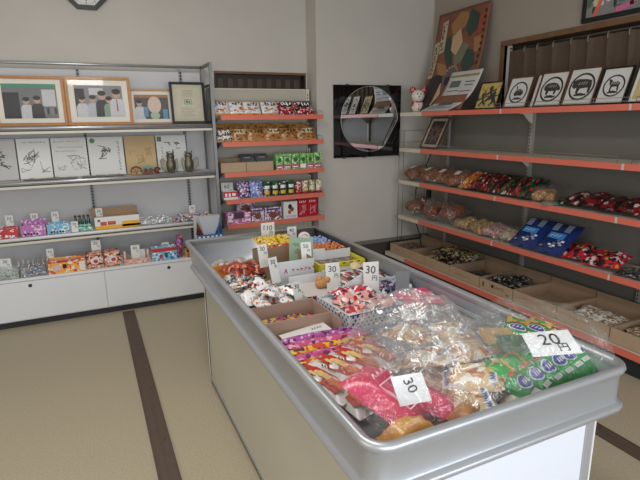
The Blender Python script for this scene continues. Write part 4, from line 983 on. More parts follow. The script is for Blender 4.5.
for (u0, v1, v0) in ((.145, .89, .60), (.035, .69, .35)):
    b = MB()
    v_ = v1
    while v_ > v0+.05:
        for q in range(4):
            ua, va = u0+rnn.uniform(0, .05), v_-rnn.uniform(0, .04); 
            patch(b, [(ua, va), (ua+.03, va), (ua+.03, va-.009), (ua, va-.009)] if q % 2 else [(ua, va), (ua+.012, va), (ua+.012, va-.03), (ua, va-.03)], INK, .011)
        v_ -= .056
    b.out('lettering', ps)
b = MB()
for k in range(9): patch(b, [(.93, .93-k*.06), (.965, .93-k*.06), (.965, .90-k*.06), (.93, .90-k*.06)], INK, .008)
b.out('lettering', ps)
cs = thing('calendar_sheet', 'curling white printed sheet in front of the poster foot', 'paper')
b = MB()
def cwarp(u_, v_):
    bot = Vector((2.935, 4.02-.42*u_, zt+.006)); top = Vector((3.10, 3.76-.40*u_, zt+.34)); p = bot.lerp(top, v_); p.x += .05*math.sin(v_*math.pi); p.z -= .05*math.sin(v_*math.pi); return p
g = [[b.v(cwarp(i/10, j/14)) for i in range(11)] for j in range(15)]
for j in range(14):
    for i in range(10):
        f = b.b.faces.new([g[j][i], g[j][i+1], g[j+1][i+1], g[j+1][i]]); f.material_index = b.mi(PAPERG); f.smooth = True
o = b.out('sheet', cs); so = o.modifiers.new('solid', 'SOLIDIFY'); so.thickness = .0015; so.offset = 0
b = MB(); sv = warp; 
warp_old = warp; warp = cwarp
patch(b, [(.05, .90), (.95, .90), (.95, .94), (.05, .94)], P('ink_olive', (150, 140, 90)), .004)
patch(b, [(.12, .72), (.45, .72), (.45, .84), (.12, .84)], P('ink_slate', (96, 110, 106)), .004)
for (a0, a1, c) in ((.12, .5, .64), (.6, .9, .80), (.62, .88, .74), (.1, .5, .50), (.1, .3, .44), (.55, .9, .62), (.1, .9, .14), (.1, .6, .20)): patch(b, [(a0, c), (a1, c), (a1, c+.018), (a0, c+.018)], INKG, .004)
patch(b, [(.25, .24), (.75, .26), (.7, .40), (.3, .38)], INKG, .004)
b.out('print', cs); warp = warp_old
# black framed picture above the curtain
def shopart(b, x0, x1, z0, z1, y):
    W = x1-x0; h = z1-z0; rect(b, x0, x1, z0, z1, y, P('art_grey', (140, 138, 140))); rn2 = random.Random(5)
    for q in range(26): blob(b, x0+W*rn2.uniform(.03, .6), z0+h*rn2.uniform(.05, .95), rn2.uniform(.012, .035), rn2.uniform(.012, .035), y-.0003-.0002*(q % 5), [P('art_teal', (70, 120, 130)), P('art_black', (30, 30, 34)), P('art_cream', (220, 210, 170)), P('art_white', (224, 224, 228)), P('art_green', (60, 110, 80))][q % 5])
    b.stroke([(x0+W*.12, z0+h*.0+.01), (x0+W*.42, z1-.01)], .03, P('art_coral', (228, 110, 80)), 1, y-.002)
    b.stroke([(x0+W*.42, z0+.02), (x0+W*.6, z0+h*.1), (x0+W*.62, z0+h*.35)], .035, P('art_pink', (226, 110, 160)), 1, y-.0022)
picture_frame('picture_frame', 'black framed colourful picture high on the right wall above the curtain', .62, .45, .03, .022, BLACK, PAPER, (XR-.023, 2.35, 2.155), rz_, 0, shopart, .0)
# second shelf: small starburst print
picture_frame('picture_frame', 'small brown framed red and black starburst print, alone on the second right shelf', .27, .325, .014, .016, BRF, mat('beige_mount', (196, 186, 172), .7), (3.0, 3.95, RZ[1]), rz_, R(27), starburst, .026)

# ================================================================ CENTRE COUNTER
CX0, CX1, CY0, CY1, CT = .49, 1.378, .80, 3.03, .80
TF = .642                                      # tray floor
cn = thing('display_counter', 'large aluminium edged tray counter on castors full of snacks in the middle of the shop', 'counter', (0, 0, 0))
path = []                                      # (x, y, nx, ny, far)
def arc(cx_, cy, r, a0, a1, n=8):
    for i in range(n+1):
        a = R(a0+(a1-a0)*i/n); path.append((cx_+math.cos(a)*r, cy+math.sin(a)*r, math.cos(a), math.sin(a)))
rc = .065
arc(CX0+rc, CY0+rc, rc, 180, 270); arc(CX1-rc, CY0+rc, rc, 270, 360); arc(CX1-.02, CY1-.02, .02, 0, 90, 3); arc(CX0+.02, CY1-.02, .02, 90, 180, 3)
prof = [(-.036, TF), (-.030, .775), (-.026, .792), (-.017, .801), (-.008, .803), (.0, .799), (.004, .790), (.0, .780), (-.006, .775), (-.010, .765), (-.010, .690), (-.006, .684), (.004, .680), (.008, .672), (.004, .662), (-.006, .657), (-.03, .655)]
b = MB(); rings = []
for (x, y, nx, ny) in path:
    ring = []
    for (o_, z) in prof:
        yy = y+ny*o_
        if y > 2.9: yy -= max(0, (CT-z))/.145*.17
        ring.append(b.v((x+nx*o_, yy, z)))
    rings.append(ring)
ka = b.mi(ALU); kd = b.mi(ALUD); ki = b.mi(mat('tray_inside', (196, 202, 212), .4, .25, nz=.04, nscale=4))
N = len(rings)
for i in range(N):
    A, B = rings[i], rings[(i+1) % N]
    for j in range(len(prof)-1):
        f = b.b.faces.new([A[j], A[j+1], B[j+1], B[j]]); f.smooth = not (j in (0, 9)) or True
        f.material_index = ki if j == 0 else (kd if 8 <= j <= 10 else ka)
b.b.normal_update()
b.out('rim', cn)
b = MB(); b.box(CX0+.03, CX1-.03, CY0+.03, CY1-.2, TF-.012, TF, mat('tray_floor', (150, 152, 156), .5)); b.out('tray_floor', cn)
BX0, BX1, BY0, BY1 = .522, 1.302, .845, 2.69
SIDEM = mat('side_panel_beige', (190, 184, 168), .5, nz=.05, nscale=3); NEARM = mat('front_panel_white', (230, 234, 244), .4)
b = MB(); b.box(BX0, BX0+.012, BY0+.03, BY1-.02, .06, .66, SIDEM); b.out('side_panel', cn)
b = MB(); b.box(BX1-.012, BX1, BY0+.03, BY1-.03, .06, .66, SIDEM); b.out('side_panel', cn)
b = MB(); b.box(BX0+.04, BX1-.04, BY0+.004, BY0+.016, .06, .66, NEARM); b.out('end_panel', cn)
b = MB(); b.box(BX0+.04, BX1-.04, BY1-.016, BY1-.004, .06, .66, NEARM); b.out('end_panel', cn)
for (x, y) in ((BX0, BY0), (BX1-.04, BY0), (BX0, BY1-.04), (BX1-.04, BY1-.04)):
    b = MB(); b.box(x, x+.04, y, y+.04, .06, .658, mat('post_grey', (190, 192, 196), .35, .5)); b.out('corner_post', cn, bevel=.003)
    b = MB(); b.box(x+.034, x+.041, y-.001, y+.003, .06, .658, PAPER) if x > 1 else b.box(x-.001, x+.003, y+.034, y+.041, .06, .658, PAPER); b.out('edge_trim', cn)
b = MB(); 
for q in ((BX0-.004, BX1+.004, BY0-.004, BY0+.02), (BX0-.004, BX1+.004, BY1-.02, BY1+.004), (BX0-.004, BX0+.02, BY0+.02, BY1-.02), (BX1-.02, BX1+.004, BY0+.02, BY1-.02)): b.box(*q, .04, .06, ALU)
b.out('bottom_frame', cn)
for (x, y) in ((BX0+.025, BY0+.03), (BX1-.025, BY0+.03), (BX0+.018, BY1-.02), (BX1-.025, BY1-.03)):
    b = MB(); b.T = Matrix.Translation((x, y, .022)) @ Matrix.Rotation(R(90), 4, 'Y'); b.lathe([(.008, -.011), (.021, -.009), (.022, 0), (.021, .009), (.008, .011)], BLACK, 16)
    c_ = b.out('castor', cn); b = MB(); b.box(x-.014, x-.011, y-.008, y+.008, .02, .045, SCREW); b.box(x+.011, x+.014, y-.008, y+.008, .02, .045, SCREW); b.box(x-.014, x+.014, y-.01, y+.01, .04, .045, SCREW); b.out('fork', c_)

# ---- goods helper: packets ------------------------------------------------
_pp = {}
def packet(name, label, cat, m, w_, l_, t_, loc, rot=(0, 0, 0), group=None, end=None, seed=0, crimp=.1, amp=.14, deco=None, base=.3):
    key = (name, m.name, w_, l_, t_, seed, deco is not None)
    if key in _pp:
        return dup(_pp[key], loc, rot, label)
    if deco:
        r = thing(name, label, cat, loc, rot, group)
        b = MB(); b.pillow(w_, l_, t_, m, 8, 12, crimp, amp, seed, base, end); b.out('wrapper', r)
        b = MB(); deco(b, w_, l_, t_); b.out('print', r); _pp[key] = r
        return r
    b = MB(); b.pillow(w_, l_, t_, m, 8, 12, crimp, amp, seed, base, end)
    o = b.out(name, None, loc, rot); tag(o, label, cat, group); _pp[key] = o
    return o
def floor_z(z): return z+.0015
rn = random.Random(21)
# 1 clear packets at the far end
CLRP = pack('clear_pink_packets', [((190, 178, 172), 4), ((216, 212, 212), 3), ((150, 126, 116), 1.3), ((200, 150, 140), .8)], 50)
for i in range(5):
    packet('snack_packet', 'pale translucent snack packet lying in the empty far left corner of the counter', 'snack packet', CLRP, .09, .15, .05, (.585+.058*i, 2.755, TF+.006+.02*(i % 2)), (0, 0, R(rn.uniform(-20, 20))), 'pale packets in the far corner')
# 2 jerky tray
carton('packet_tray', 'tray with orange back edge and yellow front edge holding red-brown snack packets', 'tray', .528, .835, 2.385, 2.665, TF, .05, P('yellow_edge', (214, 200, 110)), P('orange_edge', (236, 164, 70)), back=.025)
JER = pack('red_brown_jerky', [((176, 66, 44), 5), ((110, 36, 30), 2), ((220, 150, 120), 1), ((60, 30, 30), .8)], 50)
GRB = pack('grey_brown_packet', [((150, 142, 134), 3), ((84, 72, 64), 3), ((206, 202, 198), 2.2), ((60, 50, 48), 1)], 55)
for i in range(5):
    packet('jerky_packet', 'red-brown snack packet, %s in the orange edged tray' % ORD[i], 'snack packet', JER, .085, .18, .045, (.655+.036*i, 2.53-.006*i, TF+.052+.016*(i % 2)), (R(4), 0, R(24+rn.uniform(-5, 5))), 'red-brown packets', seed=3)
for i in range(6):
    packet('snack_packet', 'grey and brown snack packet at the front left of the orange edged tray', 'snack packet', GRB, .08, .14, .035, (.59+.042*i, 2.46+.02*(i % 2), TF+.028+.014*(i % 2)), (0, 0, R(-30+rn.uniform(-25, 25))), 'grey-brown packets', seed=4)
# 3 white packet pile
WPK = pack('white_candy_packet', [((236, 236, 238), 8), ((206, 60, 50), 1.2), ((230, 180, 70), 1.1), ((50, 46, 50), 1.4), ((170, 168, 172), 1.5)], 48)
for i in range(18):
    cx_, cy_ = .575+.052*(i % 5)+.01*(i//5 % 2), 1.95+.085*(i//5); 
    packet('candy_packet', 'small white packet printed red, yellow and black in the left heap', 'candy packet', WPK, .08, .115, .034, (cx_, cy_+.0, TF+.03+.034*(i % 2)+.018*(i//5 % 2)), (R(rn.uniform(-18, 18)), R(rn.uniform(-20, 20)), R(rn.uniform(-60, 60))), 'heap of small white candy packets', seed=i % 3)
for i in range(6):
    packet('snack_packet', 'dull grey see-through packet behind the heap of white candy packets', 'snack packet', GRB, .075, .11, .03, (.565+.048*i, 2.30-.006*(i % 2), TF+.035), (R(8), 0, R(rn.uniform(-30, 30))), 'grey packets behind the white heap', seed=6)
# 4 cardboard cells
PCARD = mat('pinkish_cardboard', (176, 148, 132), .85, nz=.06)
carton('cardboard_box', 'open cardboard box with yellow and purple sticks, behind the one with white paper', 'cardboard box', .528, .835, 1.70, 1.885, TF, .10, PCARD, PCARD, wall=.004)
carton('cardboard_box', 'open cardboard box with white paper inside, next to the long candy sticks', 'cardboard box', .528, .835, 1.605, 1.696, TF, .045, PCARD, PCARD, wall=.004, back=.055, sides=(.10, .10))
YPS = pack('yellow_purple_stick', [((206, 180, 60), 4), ((120, 60, 120), 3), ((50, 36, 50), 1.5), ((210, 70, 80), 1)], 60)
def stick_prototype(): pass
def stick(label, m, x0, x1, y, z, r=.011, rz=0, grp=None, name='candy_stick'):
    """flat foil stick lying along x"""
    L = x1-x0
    b = MB(); b.T = Matrix.Rotation(R(90), 4, 'Z'); b.pillow(r*2.2, L, r*1.7, m, 6, 14, .06, .1, 1, .4); o = b.out(name, None, ((x0+x1)/2, y, z), (0, 0, rz)); return tag(o, label, 'candy stick', grp)
for i in range(6): stick('yellow and purple foil stick, %s counted in the farther cardboard box' % ('nearest', 'second nearest', 'third nearest', 'fourth nearest', 'fifth nearest', 'farthest')[i], YPS, .545, .82, 1.72+.027*i, TF+.03, .013, 0, 'sticks in the farther cardboard box')
for i in range(4): stick('pale stick under the paper in the nearer cardboard box', YPS, .545, .82, 1.622+.019*i, TF+.012, .009, 0, 'sticks under the white paper')
o = MB(); o.box(-.10, .10, -.036, .036, 0, .002, PAPER); o = o.out('paper_slip', None, (.70, 1.651, TF+.055), (R(4), R(-3), R(6))); tag(o, 'white paper slip with a few black characters lying in the cardboard box', 'paper')
b = MB()
for q in range(4): b.stroke([(.03+.012*q, .0), (.037+.012*q, .012)], .003, INK, 2, .0024); b.stroke([(.03+.012*q, .012), (.04+.012*q, .004)], .002, INK, 2, .0024)
w2 = b.out('writing', o)
# 5 long candy sticks
SC = [pack('purple_stick', [((176, 84, 164), 5), ((226, 180, 220), 1.4), ((90, 40, 90), 1.4)], 70), pack('red_yellow_stick', [((200, 50, 62), 4), ((226, 196, 60), 3), ((60, 30, 50), 1.2)], 60),
      pack('magenta_stick', [((206, 84, 140), 4), ((230, 170, 200), 1.5), ((120, 40, 90), 1.2)], 60), pack('orange_red_stick', [((214, 74, 50), 3), ((236, 190, 60), 3), ((90, 40, 40), 1)], 60), pack('red_stick', [((190, 40, 60), 5), ((230, 150, 160), 1), ((110, 24, 40), 1)], 60)]
names = ['purple', 'red and yellow', 'magenta', 'orange and red', 'plain red']
order = [1, 0, 1, 2, 0, 3, 4, 2, 3]; places = ['farthest', 'second farthest', 'third farthest', 'fourth farthest', 'in the middle', 'fourth nearest', 'third nearest', 'second nearest', 'nearest']
for i, k in enumerate(order):
    stick('long %s foil candy stick, %s of the upper row' % (names[k], places[i]), SC[k], .537+.004*(i % 2), .90, 1.59-.0235*i, TF+.05+.012*(i % 2), .0155, R(-3), 'long candy sticks')
    stick('long foil candy stick hidden under the upper row of the long candy sticks', SC[order[-1-i]], .537, .88, 1.585-.0235*i, TF+.006, .0155, R(-3), 'lower candy sticks')
# 6 white packs with red flame
def flame(b, w_, l_, t_):
    RD, YL, OR = P('flame_red', (196, 52, 40)), P('flame_yellow', (232, 196, 120)), P('flame_orange', (214, 110, 50))
    def top(x, y): return (x, y, t_*1.04+.0012)
    a = [(-.34, -.30), (-.1, -.36), (.12, -.28), (.34, -.1), (.30, .1), (.38, .24), (.2, .22), (.1, .36), (-.06, .24), (-.22, .32), (-.24, .14), (-.38, .06), (-.28, -.1)]
    def addp(sc_, ox, oy, m, dz, sy=1):
        vs = []
        for (u_, v_) in a:
            x, y = (u_*sc_+ox)*w_, (v_*sc_*sy+oy)*l_; hh = max(0, 1-abs(2*x/w_)**3)**.6
            vs.append((x, y, .3*t_+hh*t_*.7*1.1+.0022+dz))
        f = b.poly(vs, m)
        if f: bmesh.ops.triangulate(b.b, faces=[f])
    addp(1.12, 0, .03, RD, 0, 1.05); addp(.52, -.02, -.2, OR, .0008); addp(.42, .06, .06, YL, .0012); addp(.22, -.12, .2, YL, .0014)
    for q in range(5): b.stroke([(-w_*.40, l_*(.0+.055*q)), (-w_*.32, l_*(.035+.055*q))], .004, INK, 2, t_*.88)
    for q in range(3): b.stroke([(-w_*.1+q*.014, l_*.37), (-w_*.04+q*.014, l_*.41)], .004, INK, 2, t_*.72)
WF_ = mat('white_foil', (232, 228, 222), .3, coat=.5, nz=.05)
for i, (x, y, z, a) in enumerate(((.575, 1.265, .028, 20), (.645, 1.285, .045, 24), (.715, 1.30, .05, 26), (.785, 1.315, .055, 28), (.70, 1.235, .012, 15), (.62, 1.20, .01, 10))):
    packet('snack_packet', ('white snack packet with red flame print, %s of the upper row' % ORD[i]) if i < 4 else 'white snack packet with red flame under the upper row, %s one' % ('right' if i == 4 else 'left'), 'snack packet', WF_, .088, .23, .032, (x+.028, y+.012, TF+z+.012), (R(3), R(-4), R(a)), 'white flame packets', seed=2, deco=flame, crimp=.07)
# 7 magenta packets in a bag
MAGM = mat('magenta_foil', (228, 30, 98), .3, coat=.5, nz=.2, nscale=14)
def maglines(b, w_, l_, t_):
    rr = random.Random(2); z = t_*1.12+.002
    b.stroke([(-w_*.36, -l_*.30), (w_*.1, -l_*.30), (w_*.1, l_*.1), (-w_*.36, l_*.1), (-w_*.36, -l_*.30)], .003, WHINK, 2, z)
    for k in range(9): b.stroke([(-w_*.32+.011*k, -l_*.26), (-w_*.32+.011*k, l_*(.0-.05*(k % 3)))], .0022, WHINK, 2, z)
    for k in range(5): b.stroke([(-w_*.28+.022*k, l_*.2), (-w_*.28+.022*k+.01, l_*.26), (-w_*.28+.022*k+.014, l_*.2)], .003, WHINK, 2, z*.98)
    b.disk(0, 0, .001, 0, WHINK) if False else None
packet('snack_packet', 'large magenta foil packet with white line printing at the near left corner of the counter', 'snack packet', MAGM, .16, .24, .07, (.665, 1.02, TF+.10), (R(22), R(4), R(30)), None, seed=5, deco=maglines)
packet('snack_packet', 'magenta foil packet lying right of the larger printed magenta one', 'snack packet', MAGM, .12, .24, .05, (.768, .985, TF+.085), (R(16), R(10), R(48)), None, seed=8)
packet('snack_packet', 'magenta foil packet partly under the clear bag with the crackers', 'snack packet', MAGM, .12, .22, .05, (.76, 1.07, TF+.055), (R(-4), R(-8), R(40)), None, seed=7)
packet('snack_packet', 'yellow and orange foil packet at the bottom of the near left corner', 'snack packet', mat('yellow_foil', (226, 176, 40), .3, coat=.4, nz=.5, nscale=18, c2=(204, 128, 44)), .15, .085, .06, (.650, .885, TF+.075), (0, 0, R(6)), None, seed=4, crimp=.05)
packet('snack_packet', 'small orange brown packet peeking out right of the magenta packets', 'snack packet', mat('orange_brown_foil', (206, 146, 66), .4, coat=.3, nz=.4, nscale=22, c2=(160, 96, 50)), .10, .07, .045, (.83, .885, TF+.085), (0, 0, R(20)), None, seed=9, crimp=.05)
# ---- clear bags -----------------------------------------------------------
def film_bag(name, label, x0, x1, y0, y1, zb_, h, m, seed, n=46, crump=.030, px=2.2, ridge=9.0, skew=(0, 0), flat=True):
    b = MB(); g = []; k = b.mi(m); o = Vector((seed*5.3, seed*2.1, seed*.7))
    for j in range(n+1):
        row = []
        for i in range(n+1):
            u_, v_ = -1+2*i/n, -1+2*j/n
            pr = (max(0, 1-abs(u_)**px))**.5*(max(0, 1-abs(v_)**px))**.5
            q = Vector((u_*(x1-x0)*ridge*.5, v_*(y1-y0)*ridge*.5, seed*1.3))
            r1 = 1-abs(noise.noise(q*1.0+o))*2.6; r2 = 1-abs(noise.noise(q*2.3+o*2))*2.4
            dz = (r1*.65+r2*.4-.45)*crump*(.35+.65*pr)
            jx = noise.noise(q*1.9+o*3)*.02; jy = noise.noise(q*1.9+o*4)*.02
            row.append(b.v(((x0+x1)/2+u_*(x1-x0)/2+jx+skew[0]*pr, (y0+y1)/2+v_*(y1-y0)/2+jy*(1 if abs(v_) < .98 else 0)+skew[1]*pr, max(zb_+pr*h+dz, zb_))))
        g.append(row)
    for j in range(n):
        for i in range(n):
            q = [g[j][i], g[j][i+1], g[j+1][i+1], g[j+1][i]]
            for tri in (([0, 1, 2], [0, 2, 3]) if (i+j) % 2 else ([0, 1, 3], [1, 2, 3])):
                f = b.b.faces.new([q[t] for t in tri]); f.material_index = k; f.smooth = not flat
    o_ = b.out(name); return tag(o_, label, 'plastic bag')
# cracker packs in the middle bag
CRP = pack('cracker_pack', [((226, 200, 160), 5), ((240, 236, 230), 3.2), ((204, 148, 92), 1.6), ((186, 110, 70), .8), ((200, 206, 170), .5)], 32, bump=.5)
def bluetext(b, w_, l_, t_):
    rr = random.Random(3)
    z = t_*.78
    for e in (-1, 1):
        vs = []
        for k in range(8): b.stroke([(-w_*.36+w_*.095*k, e*l_*.36-.006), (-w_*.36+w_*.095*k+.006, e*l_*.36+.006), (-w_*.36+w_*.095*k+.009, e*l_*.36-.004)], .0035, BLUEINK, 2, z+.002)
        b.poly([(-w_*.45, e*l_*.36-.012, z), (w_*.45, e*l_*.36-.012, z), (w_*.45, e*l_*.36+.012, z), (-w_*.45, e*l_*.36+.012, z)], mat('band_white', (236, 238, 242), .4))
spots = [(.86, .92, .07, 60, 'nearest to the front rim'), (.95, 1.0, .10, 52, 'in front of the green packets'), (.90, 1.14, .11, 30, 'in the middle of the clear bag'), (1.02, 1.12, .125, 70, 'behind the front cracker packs'),
         (1.06, 1.25, .12, 40, 'at the back right under the brown square'), (.93, 1.28, .125, 10, 'at the back of the clear bag'), (1.04, .90, .06, 80, 'right beside the green packets near the rim')]
for i, (x, y, z, a, lab) in enumerate(spots):
    packet('cracker_pack', 'pack of pale crackers with blue lettering, %s' % lab, 'cracker pack', CRP, .13, .18, .05, (x, y, TF+z), (R(-14+rn.uniform(-6, 6)), R(rn.uniform(-8, 8)), R(a)), 'cracker packs in the clear bag', seed=1, deco=bluetext)
for i, (x, y, z) in enumerate(((.90, .98, .01), (1.02, 1.02, .01), (.92, 1.22, .01), (1.05, 1.2, .01), (1.0, 1.10, .06), (.90, 1.1, .055))):
    packet('cracker_pack', 'cracker pack buried under the visible cracker packs', 'cracker pack', CRP, .13, .18, .05, (x, y, TF+z), (0, 0, R(40*i)), 'buried cracker packs', seed=1, deco=bluetext)
b = MB(); b.box(-.05, .05, -.03, .03, 0, .012, mat('brown_square', (196, 160, 100), .6, nz=.2)); o = b.out('rice_cake', None, U(497, 337, 2, .85), (R(14), R(5), R(-20))); tag(o, 'flat light brown square cake on top at the back of the clear bag', 'rice cake')
b = MB(); b.box(-.05, .05, -.03, .03, 0, .02, mat('dull_green', (90, 120, 104), .4, nz=.2)); o = b.out('green_pack', None, U(513, 346, 2, .835), (R(10), R(5), R(-20))); tag(o, 'dull green pack next to the light brown square cake', 'pack')
# green packets
GP = mat('green_foil', (14, 176, 70), .25, coat=.6, nz=.25, nscale=30)
def greenpack(b, w_, l_, t_):
    def bulge(poly, m, dz):
        vs = []
        for x, y in poly:
            hh = max(0, 1-abs(2*x/w_)**3)**.6; vs.append((x, y, .3*t_+hh*t_*.7*1.1+.0018+dz))
        f = b.poly(vs, m)
        if f: bmesh.ops.triangulate(b.b, faces=[f])
    n = 14
    def circ(cx_, cy, rx, ry): return [(cx_+math.cos(2*math.pi*i/n)*rx, cy+math.sin(2*math.pi*i/n)*ry) for i in range(n)]
    bulge([(-w_*.46, l_*.12), (-w_*.2, l_*.06), (w_*.2, l_*.08), (w_*.46, l_*.14), (w_*.46, l_*.40), (-w_*.46, l_*.40)], P('gp_yellow', (222, 170, 70)), .0)
    bulge([(-w_*.46, l_*.10), (0, l_*.04), (w_*.46, l_*.12), (w_*.46, l_*.17), (0, l_*.10), (-w_*.46, l_*.16)], P('gp_red', (200, 50, 50)), .0008)
    bulge(circ(0, -l_*.12, w_*.36, l_*.12), WHINK, .0012); bulge(circ(0, -l_*.12, w_*.31, l_*.10), P('gp_blue', (40, 60, 160)), .0018)
    for q in range(3): b.stroke([(-w_*.18+w_*.15*q, -l_*.15), (-w_*.12+w_*.15*q, -l_*.09)], .004, WHINK, 2, t_*1.08+.0045)
    for q in range(4): b.stroke([(-w_*.2+w_*.12*q, -l_*.34), (-w_*.2+w_*.12*q, -l_*.28)], .005, WHINK, 2, t_*.95)
gl = [(1.025, .93, .10, 20), (1.085, .94, .106, 16), (1.143, .948, .112, 12), (1.20, .956, .116, 9), (1.256, .966, .118, 6), (1.310, .98, .118, 2)]
glab = ['leftmost', 'second from the left', 'third from the left', 'third from the right', 'second from the right', 'rightmost']
for i, (x, y, z, a) in enumerate(gl):
    packet('snack_packet', 'green foil packet with blue oval, %s of the row along the rim' % glab[i], 'snack packet', GP, .062, .19, .052, (x, y, TF+z+.006), (R(24), R(-10), R(a)), 'green packets in the clear bag', seed=3, deco=greenpack)
for i, (x, y, z, a, lb_) in enumerate(((1.22, 1.10, .165, -50, 'left one behind the 20 yen sign'), (1.29, 1.08, .155, -60, 'right one behind the 20 yen sign'), (1.12, 1.04, .12, 30, 'under the 20 yen sign'))):
    packet('snack_packet', 'green and yellow foil snack packet, %s' % lb_, 'snack packet', GP, .078, .17, .035, (x, y, TF+z), (R(8), R(8), R(a)), 'green packets behind the sign', seed=3, deco=greenpack)
for i, (x, y, a) in enumerate(((1.07, .96, 10), (1.16, .96, 15), (1.26, .96, 5), (1.12, 1.10, 60), (1.25, 1.11, 40), (1.2, 1.02, 0))):
    packet('snack_packet', 'green foil packet buried at the bottom of the right clear bag', 'snack packet', GP, .078, .17, .035, (x, y, TF+.003+.03*(i % 3)), (0, 0, R(a)), 'buried green packets', seed=3, deco=greenpack)
# paper signs
def sign(label, txt, w_, h_, loc, rot, ts, yen=True, rotz_t=0):
    r = thing('price_sign', label, 'price sign', loc, rot); b = MB(); b.box(-w_/2, w_/2, -h_/2, h_/2, 0, .0012, mat('sign_paper', (238, 240, 242), .6)); b.out('paper', r)
    text(txt, ts, INK, r, (0, h_*.12, .0018), (0, 0, rotz_t), 'price_text'); 
    if yen: text('円', ts*.55, INK, r, (w_*.2, -h_*.24, .0018), (0, 0, rotz_t), 'price_text')
    return r
p = U(551, 343, 2, .885); sign('white handwritten 20 yen sheet lying on the bag of green packets', '20', .135, .09, p, (R(20), R(-4), R(-24)), .06)
p = U(411, 389, 2, .815); sign('white sheet with sideways 30 resting on the magenta packets', '30', .095, .078, p, (R(42), R(3), R(-4)), .042, False, R(-78))
sign('small blurred 30 yen sheet inside the crumpled bag at the back', '30', .08, .06, (1.03, 1.42, .80), (R(35), 0, R(-10)), .04, False)
film_bag('clear_plastic_bag', 'crumpled clear plastic bag mound in the middle, behind the magenta packets', .74, 1.12, 1.05, 1.47, .715, .215, FILM2, 2, 34, .05, ridge=7)
film_bag('clear_plastic_bag', 'clear plastic bag full of cracker packs at the near middle of the counter', .80, 1.16, .845, 1.42, .715, .185, FILM, 5, 38, .034, ridge=7)
film_bag('clear_plastic_bag', 'large clear plastic bag over the green packets at the near right corner', 1.00, 1.372, .835, 1.20, .745, .18, FILMD, 9, 30, .026, px=7, ridge=6)
film_bag('clear_plastic_bag', 'clear plastic bag around the magenta packets in the near left corner', .535, .86, .84, 1.20, .72, .12, FILMD, 12, 30, .016, px=5, ridge=6)

# ---- middle and right columns ---------------------------------------------
WCARD = mat('white_card', (216, 218, 220), .55, nz=.03)
def tag_at(px, py, Y, txt, where, hh, ww, rz=0, ln_=R(8), ts=.036, zb_=None):
    p = U(px, py, 1, Y); return price_tag(txt, where, (p.x, Y, p.z-hh if zb_ is None else zb_), hh, ww, rz, ln_, ts)
# A: yellow packets
carton('snack_box', 'brown cardboard box of yellow snack packets at the far side of the counter', 'snack box', .865, 1.10, 2.60, 2.855, TF, .10, CARDD, CARDD, wall=.004, content=CARD)
YP = pack('yellow_packet', [((226, 190, 50), 6), ((200, 150, 40), 2), ((150, 90, 40), 1), ((240, 226, 160), 1)], 55)
RP = pack('red_packet_print', [((190, 44, 50), 4), ((236, 226, 220), 1.5), ((226, 150, 60), 1.2)], 50)
for i in range(5):
    packet('snack_packet', 'yellow foil snack packet, %s in the far cardboard box' % ORD[i], 'snack packet', YP, .058, .16, .04, (.90+.041*i, 2.775, TF+.135), (R(16), 0, R(rn.uniform(-8, 8))), 'yellow packets', seed=2)
    packet('snack_packet', 'red and white packet, %s of the row before the yellow packets' % ORD[i], 'snack packet', RP, .055, .09, .03, (.90+.041*i, 2.66, TF+.118), (R(36), 0, R(rn.uniform(-6, 6))), 'red packets before the yellow ones', seed=2)
tag_at(268, 223, 2.87, '110', 'beside the yellow packets at the counter end', .2, .09, R(4), R(2), .045)
# B: white flap box with red lettering
zt_ = U(290, 259, 1, 2.25).z-TF
zt_ -= .012
bx = carton('snack_box', 'white box with red lettering on its front flap, centre left of the counter', 'snack box', .80, 1.01, 2.25, 2.57, TF, zt_, WCARD, CARDD, wall=.004)
b = MB(); rr = random.Random(6)
for k in range(6):
    x = -.02+.023*k
    for q in range(3): b.stroke([(x+rr.uniform(0, .016), zt_-.06+rr.uniform(0, .02)), (x+rr.uniform(0, .016), zt_-.06+rr.uniform(0, .02))], .0035, REDINK, 1, -.1612)
b.stroke([(-.06, zt_-.062), (-.052, zt_-.04), (-.045, zt_-.062)], .005, REDINK, 1, -.1612); b.out('lettering', bx)
GCARD = mat('pale_green_card', (150, 176, 150), .6, nz=.06)
r = thing('notice_card', 'pale green handwritten card leaning in the white box', 'card', (1.02, 2.44, TF+.085), (-R(22), R(6), R(-8))); b = MB(); b.box(-.07, .07, 0, .002, 0, .15, GCARD); b.out('card', r)
b = MB(); textrow(b, -.05, .04, .10, -.0006, 5, P('dark_green_ink', (50, 90, 60)), .02); textrow(b, -.04, .05, .06, -.0006, 8, P('dark_green_ink', (50, 90, 60)), .02); b.out('writing', r)
r = thing('notice_card', 'rounded white card with red marks standing behind the green card', 'card', (1.105, 2.585, TF+.02), (-R(6), 0, R(-8))); b = MB()
b.prism([(-.035, 0), (.035, 0), (.035, .17)] + [(math.cos(R(a))*.035, .18+math.sin(R(a))*.03) for a in range(0, 181, 20)] + [(-.035, .17)], 1, 0, .002, PAPER); b.out('card', r)
b = MB(); 
for k in range(5): a = R(150-k*30); b.stroke([(math.cos(a)*.02, .175+math.sin(a)*.018), (math.cos(a)*.026+.004, .172+math.sin(a)*.024)], .005, REDINK, 1, -.0006)
b.out('red_marks', r)
tag_at(264, 245, 2.36, '30', 'at the right edge of the red-brown packets', .12, .055, R(10), R(12), .032)
tag_at(307, 243, 2.32, '50', 'between the white box and the yellow box', .14, .055, R(-12), R(16), .03)
tag_at(276, 258, 2.20, '30', 'leaning on the front left corner of the white box', .13, .055, R(20), R(14), .032)
